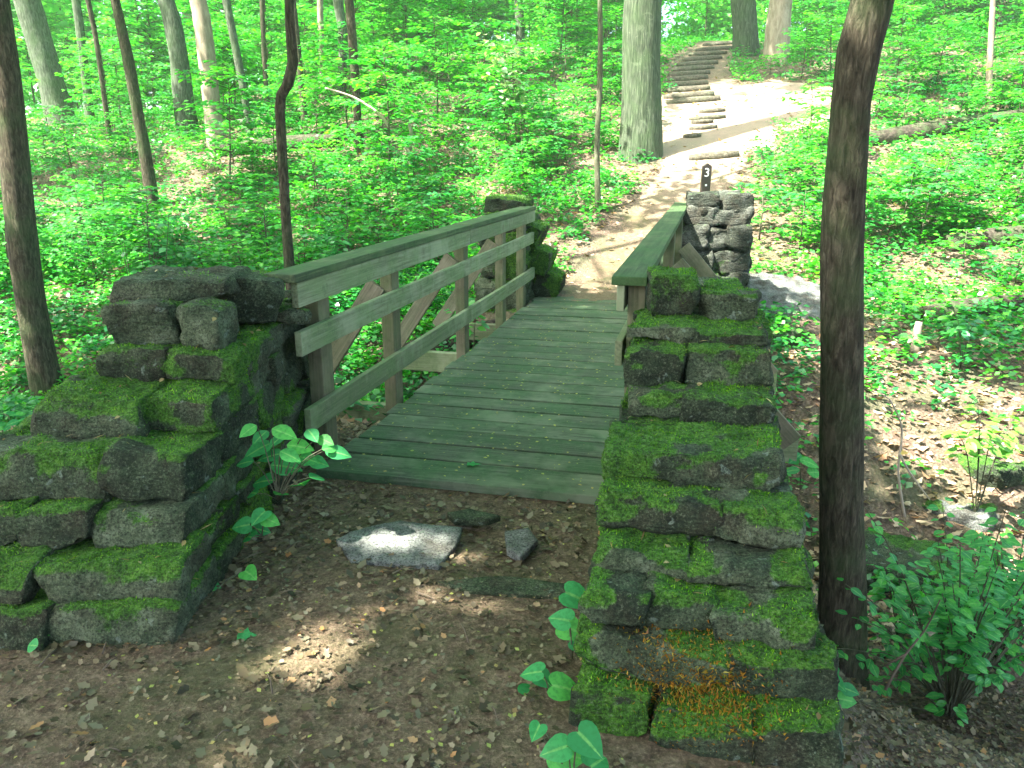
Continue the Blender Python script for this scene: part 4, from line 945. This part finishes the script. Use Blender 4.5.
# background trees of the woodland
BG = []
for k in range(3):
    rng = np.random.default_rng(70 + k); hh = 13 + 2 * k
    tv, tf = tube([Vector((0, 0, -.3)), Vector((.2, 0, hh * .4)), Vector((-.1 * k, .1, hh))], [.22, .17, .05], 10, .06, .3, k, .6)
    cv, cf, _ = crown_mesh((0, 0, hh * .52), (3.4, 3.4, hh * .50), 4800, .36, False, 75, rng)
    a = mesh_np('trunk', tv, tf, True); a.materials.append(M_bark_grey); b = mesh_np('crown', cv, cf); b.materials.append(M_far); BG.append((a, b))
c = 0
for k in range(88):
    y = rs.uniform(38, 85); x = rs.uniform(-.72, .72) * y
    if y < 46 and abs(x / y - .25) < .05: continue
    if x < -.28 * y and rs.random() < .6: continue
    o = thing('woodland_tree', (x, y, H(x, y)), 'background tree of the wood on the hilltop ' + ('left' if x < 0 else 'right'), 'tree', 'background trees of the wood on the hilltop ' + ('left' if x < 0 else 'right'))
    PEND.append((o, 'background tree of the hilltop wood')); o.rotation_euler = (0, 0, rs.uniform(0, 6.28)); s_ = rs.uniform(.8, 1.25); o.scale = (s_, s_, s_); a, b = BG[k % 3]
    for nm, me in (('trunk', a), ('crown', b)):
        q = bpy.data.objects.new(nm, me); COL.objects.link(q); q.parent = o

name_pending()
# ------------------------------------------------------------------ near plants
def near_plant(name, label, base, leaves, mat, outline=OVAL, stemr=.003, cat='plant', fold=.07):
    """leaves: list of (px,py,depth_y,size,(ax,ay,az)) leaf base points"""
    root = thing(name, base, label, cat); P, A, SZ, gs = [], [], [], []
    for (p, s, a) in leaves:
        p = Vector(p); P.append(tuple(p)); A.append(a); SZ.append(s)
        m_ = Vector(base).lerp(p, .55) + Vector((0, 0, .12 * (p - Vector(base)).length)); gs.append(tube([Vector(base), m_, p], [stemr, stemr * .8, stemr * .6], 5, step=.04))
    n = len(P); Nn = np.stack([RNG.normal(0, .18, n), RNG.normal(-.75, .2, n), np.ones(n)], -1)
    v, f = leaves_hi(P, A, Nn, SZ, outline, fold, .22); link('foliage', mesh_np('foliage', v, f), mat, root, np.tile([0, 1, 0], len(v) // 3))
    v, f = merge(gs); link('stem', mesh_np('stem', v, f, True), M_bark_thin, root); return root
def plant_px(name, label, bpx, lv, mat, outline, cat='plant', depth=None):
    b = at_ground(*bpx) if depth is None else at_depth(bpx[0], bpx[1], depth); L = []
    for (px, py, s, ang) in lv:
        d = b.y + random.uniform(-.06, .06); p = at_depth(px, py, d); k = .88 * s / FPX * (p - Vector((0, 0, CAM_H))).length
        a = (math.cos(ang), -math.sin(ang) * .9, random.uniform(-.25, -.05)); L.append((p - Vector(a).normalized() * k * .5, k, a))
    return near_plant(name, label, b, L, mat, outline, cat=cat)
plant_px('seedling_plant', 'bushy oval leaved seedling at the inner foot of the left wall', (278, 500),
   [(258, 448, 34, 2.5), (284, 432, 30, .3), (300, 446, 30, .1), (338, 452, 30, .1), (286, 466, 34, 0), (262, 480, 36, 3.6), (312, 434, 24, 1), (325, 440, 22, .6), (300, 482, 34, 4.6), (318, 462, 24, .2), (248, 430, 22, 2.2),
    (306, 458, 28, .2), (270, 455, 30, 3), (260, 436, 24, 2), (290, 455, 26, .4), (282, 492, 24, 5), (318, 476, 26, 5.2), (244, 462, 22, 3.2), (296, 470, 24, 5), (276, 440, 22, 2), (330, 448, 20, 5.5), (252, 492, 24, 4)], M_near, OVAL, depth=3.2)
plant_px('seedling_plant', 'small cluster of round leaves at the base of the left wall below the bushy seedling', (262, 536), [(240, 526, 20, 3), (258, 517, 22, 2), (272, 521, 18, .3), (262, 530, 18, .2), (248, 536, 18, 4)], M_near, HEART, depth=3.0)
plant_px('seedling_plant', 'pair of dark round leaves low at the base of the left wall', (205, 604), [(212, 590, 26, .2), (172, 584, 20, 2.8), (250, 574, 20, .8)], M_near, HEART)
plant_px('seedling_plant', 'three tiny oval leaves at the left edge before the left wall', (36, 655), [(31, 645, 20, 3.6), (33, 634, 13, 2.2), (46, 630, 16, .5)], M_near, OVAL)
plant_px('violet_plant', 'upper group of heart shaped leaves on the path beside the right wall', (572, 660), [(580, 598, 34, .4), (558, 618, 28, 3.7), (574, 630, 30, .6), (583, 642, 24, .3)], M_near, HEART)
plant_px('violet_plant', 'middle group of heart shaped leaves on the path beside the right wall', (552, 702), [(530, 672, 26, 3.4), (533, 690, 26, 5.4), (568, 688, 34, .1), (545, 680, 22, .8)], M_near, HEART)
plant_px('violet_plant', 'lowest largest group of heart shaped leaves at the bottom edge beside the right wall', (572, 790), [(536, 732, 20, 2), (553, 750, 30, 3.0), (570, 756, 36, .2), (590, 744, 36, .9), (600, 760, 32, 5.4)], M_near, HEART)
p = at_ground(246, 640); v, f = leaves_hi([(p.x - .03, p.y, p.z + .02)], [(1, .1, 0)], [(0, -.2, 1)], [.075], MAPLE, .1, .1)
tag(link('fallen_leaf', mesh_np('leaf', v, f), M_near), 'single bright green lobed leaf lying on the path', 'leaf')
p = uw(3.98, -1.22, .008); v, f = leaves_hi([tuple(p)], [(1, 0, 0)], [(0, 0, 1)], [.085], MAPLE, .06, .0)
tag(link('fallen_leaf', mesh_np('leaf', v, f), M_near), 'single green leaf lying on the nearest deck boards', 'leaf')
plant_px('seedling_plant', 'small seedling at the foot of the near right trunk beside the wall', (832, 716), [(836, 682, 22, 1), (846, 700, 24, .2), (828, 696, 20, 2.6), (850, 690, 20, .4), (820, 684, 18, 2.2), (842, 725, 22, 5.2), (834, 668, 16, 1.4), (838, 745, 30, 4.8)], M_near, OVAL, depth=2.9)
plant_px('seedling_plant', 'little seedling in the gap between the right wall and the near right trunk', (800, 490), [(796, 458, 20, 2.4), (810, 462, 22, .3), (815, 472, 20, 5.9), (806, 480, 22, 5), (792, 470, 16, 3.4)], M_near, OVAL, depth=4.9)
# big leafy shrub at lower right and sunlit plants on the bank
def bush(px, py, depth, n, spx, spy, leaf, label, mat, name='leafy_shrub', base=None, cat='shrub'):
    rsb = random.Random(int(px)); b = at_depth(*(base or (px, py + spy)), depth); b.z = min(b.z, H(b.x, b.y)) if True else b.z
    root = thing(name, b, label, cat); P, A, SZ, gs = [], [], [], []
    nb = max(4, n // 13)
    for k in range(nb):
        q = Vector((rsb.gauss(0, .42), rsb.gauss(0, .42))); e = at_depth(px + spx * max(-1, min(1, q.x)), py - spy * max(-1, min(1, q.y)), depth + rsb.uniform(-.35, .35))
        m_ = b.lerp(e, .6) + Vector((0, 0, .12)); gs.append(tube([b, m_, e], [.006, .004, .002], 5, step=.08)); d = (e - m_).normalized()
        sd = Vector((-d.y, d.x, 0)).normalized() if abs(d.x) + abs(d.y) > .01 else Vector((1, 0, 0))
        for j in range(13):
            t = j / 12; c = m_.lerp(e, t); s_ = 1 if j % 2 else -1; dd = sd * s_ + Vector((rsb.uniform(-.6, .6), rsb.uniform(-.6, .6), rsb.uniform(-.4, .1)))
            P.append(tuple(c + dd.normalized() * leaf * rsb.uniform(.1, .9))); A.append(tuple(dd)); SZ.append(leaf * rsb.uniform(.6, 1.2))
    n = len(P); Nn = np.stack([RNG.normal(0, .3, n), RNG.normal(-.35, .3, n), np.ones(n)], -1)
    v, f = leaves_hi(P, A, Nn, SZ, OVAL, .15, .15); link('foliage', mesh_np('foliage', v, f), mat, root, np.tile([0, 1, 0], len(v) // 3))
    v, f = merge(gs); link('stem', mesh_np('stem', v, f, True), M_bark_thin, root)
bush(962, 612, 3.9, 1100, 135, 110, .068, 'large leafy green shrub at the lower right beside the stream bank', M_shrub, base=(955, 690))
bush(1010, 565, 4.3, 650, 105, 65, .07, 'leafy green shrub at the right edge, behind the large lower right shrub', M_shrub, base=(1005, 650))
bush(905, 585, 4.6, 160, 50, 40, .08, 'small leafy green plant just right of the near right trunk', M_shrub, 'leafy_plant', base=(900, 640), cat='plant')
bush(985, 430, 6.0, 90, 45, 30, .10, 'bright sunlit leafy plant on the right bank at the right edge', M_yellow, 'leafy_plant', cat='plant')
bush(905, 340, 8.2, 60, 22, 22, .09, 'small bright seedling on the right bank near the upright stub', M_under, 'leafy_plant', cat='plant')
bush(965, 325, 8.0, 60, 30, 14, .10, 'flat-topped green seedling in front of the rotten log', M_under, 'leafy_plant', cat='plant')
bush(470, 300, 8.2, 50, 20, 16, .09, 'small bright plant behind the left railing, left of the middle post', M_under, 'leafy_plant', cat='plant')
bush(380, 398, 6.6, 60, 22, 14, .07, 'low bright plant seen through the left railing beside the deck', M_under, 'leafy_plant', cat='plant')
bush(25, 430, 5.6, 70, 34, 26, .08, 'bluish green leafy plant between the left wall and the left edge trunk', M_near, 'leafy_plant', cat='plant')
bush(140, 240, 7.5, 70, 40, 28, .08, 'leafy plant growing just behind the capstone of the left wall', M_under, 'leafy_plant', cat='plant', base=(140, 300))
bush(500, 60, 17, 130, 45, 35, .16, 'sapling with very bright white green sunlit leaves at top centre', leaf_mat('leaf_painted_sunlight', [(0, (.25, .40, .18)), (1, (.4, .5, .3))], .4, .1), 'leafy_sapling', base=(536, 120))  # sunlight painted into the whitened leaf colour
# dead branch standing on left slope, twig leaning on right bank
def branch(lines, label, mat, r=.015, name='dead_branch', depth=None):
    gs = []; d0 = depth or at_ground(*lines[0][0]).y
    for L in lines:
        pts = [at_depth(a, b, d0 + random.uniform(-.1, .1)) for a, b in L]; gs.append(tube(pts, np.linspace(r, r * .4, len(pts)), 7, .1, step=.1))
    v, f = merge(gs); tag(link(name, mesh_np(name, v, f, True), mat), label, 'branch')
branch([[(411, 168), (408, 150), (395, 135), (380, 115), (355, 98), (325, 88)], [(410, 150), (411, 130), (403, 112), (399, 106)]], 'bare pinkish forked dead branch on the left slope in the middle distance', M_pink, .05)
branch([[(905, 520), (898, 470), (902, 430), (890, 400), (880, 392)], [(900, 455), (908, 470), (930, 500)]], 'crooked grey dead twig leaning on the sunlit right bank', M_pink, .012)
branch([[(885, 690), (905, 655), (925, 630), (940, 600)], [(905, 655), (880, 668)]], 'thin dark twig sticking up in front of the stream hollow beside the shrub', M_twig, .008, depth=3.5)
branch([[(930, 720), (965, 738), (1000, 748)]], 'short grey stick lying on the leaf litter at the bottom right', M_pink, .010)
print('done script')
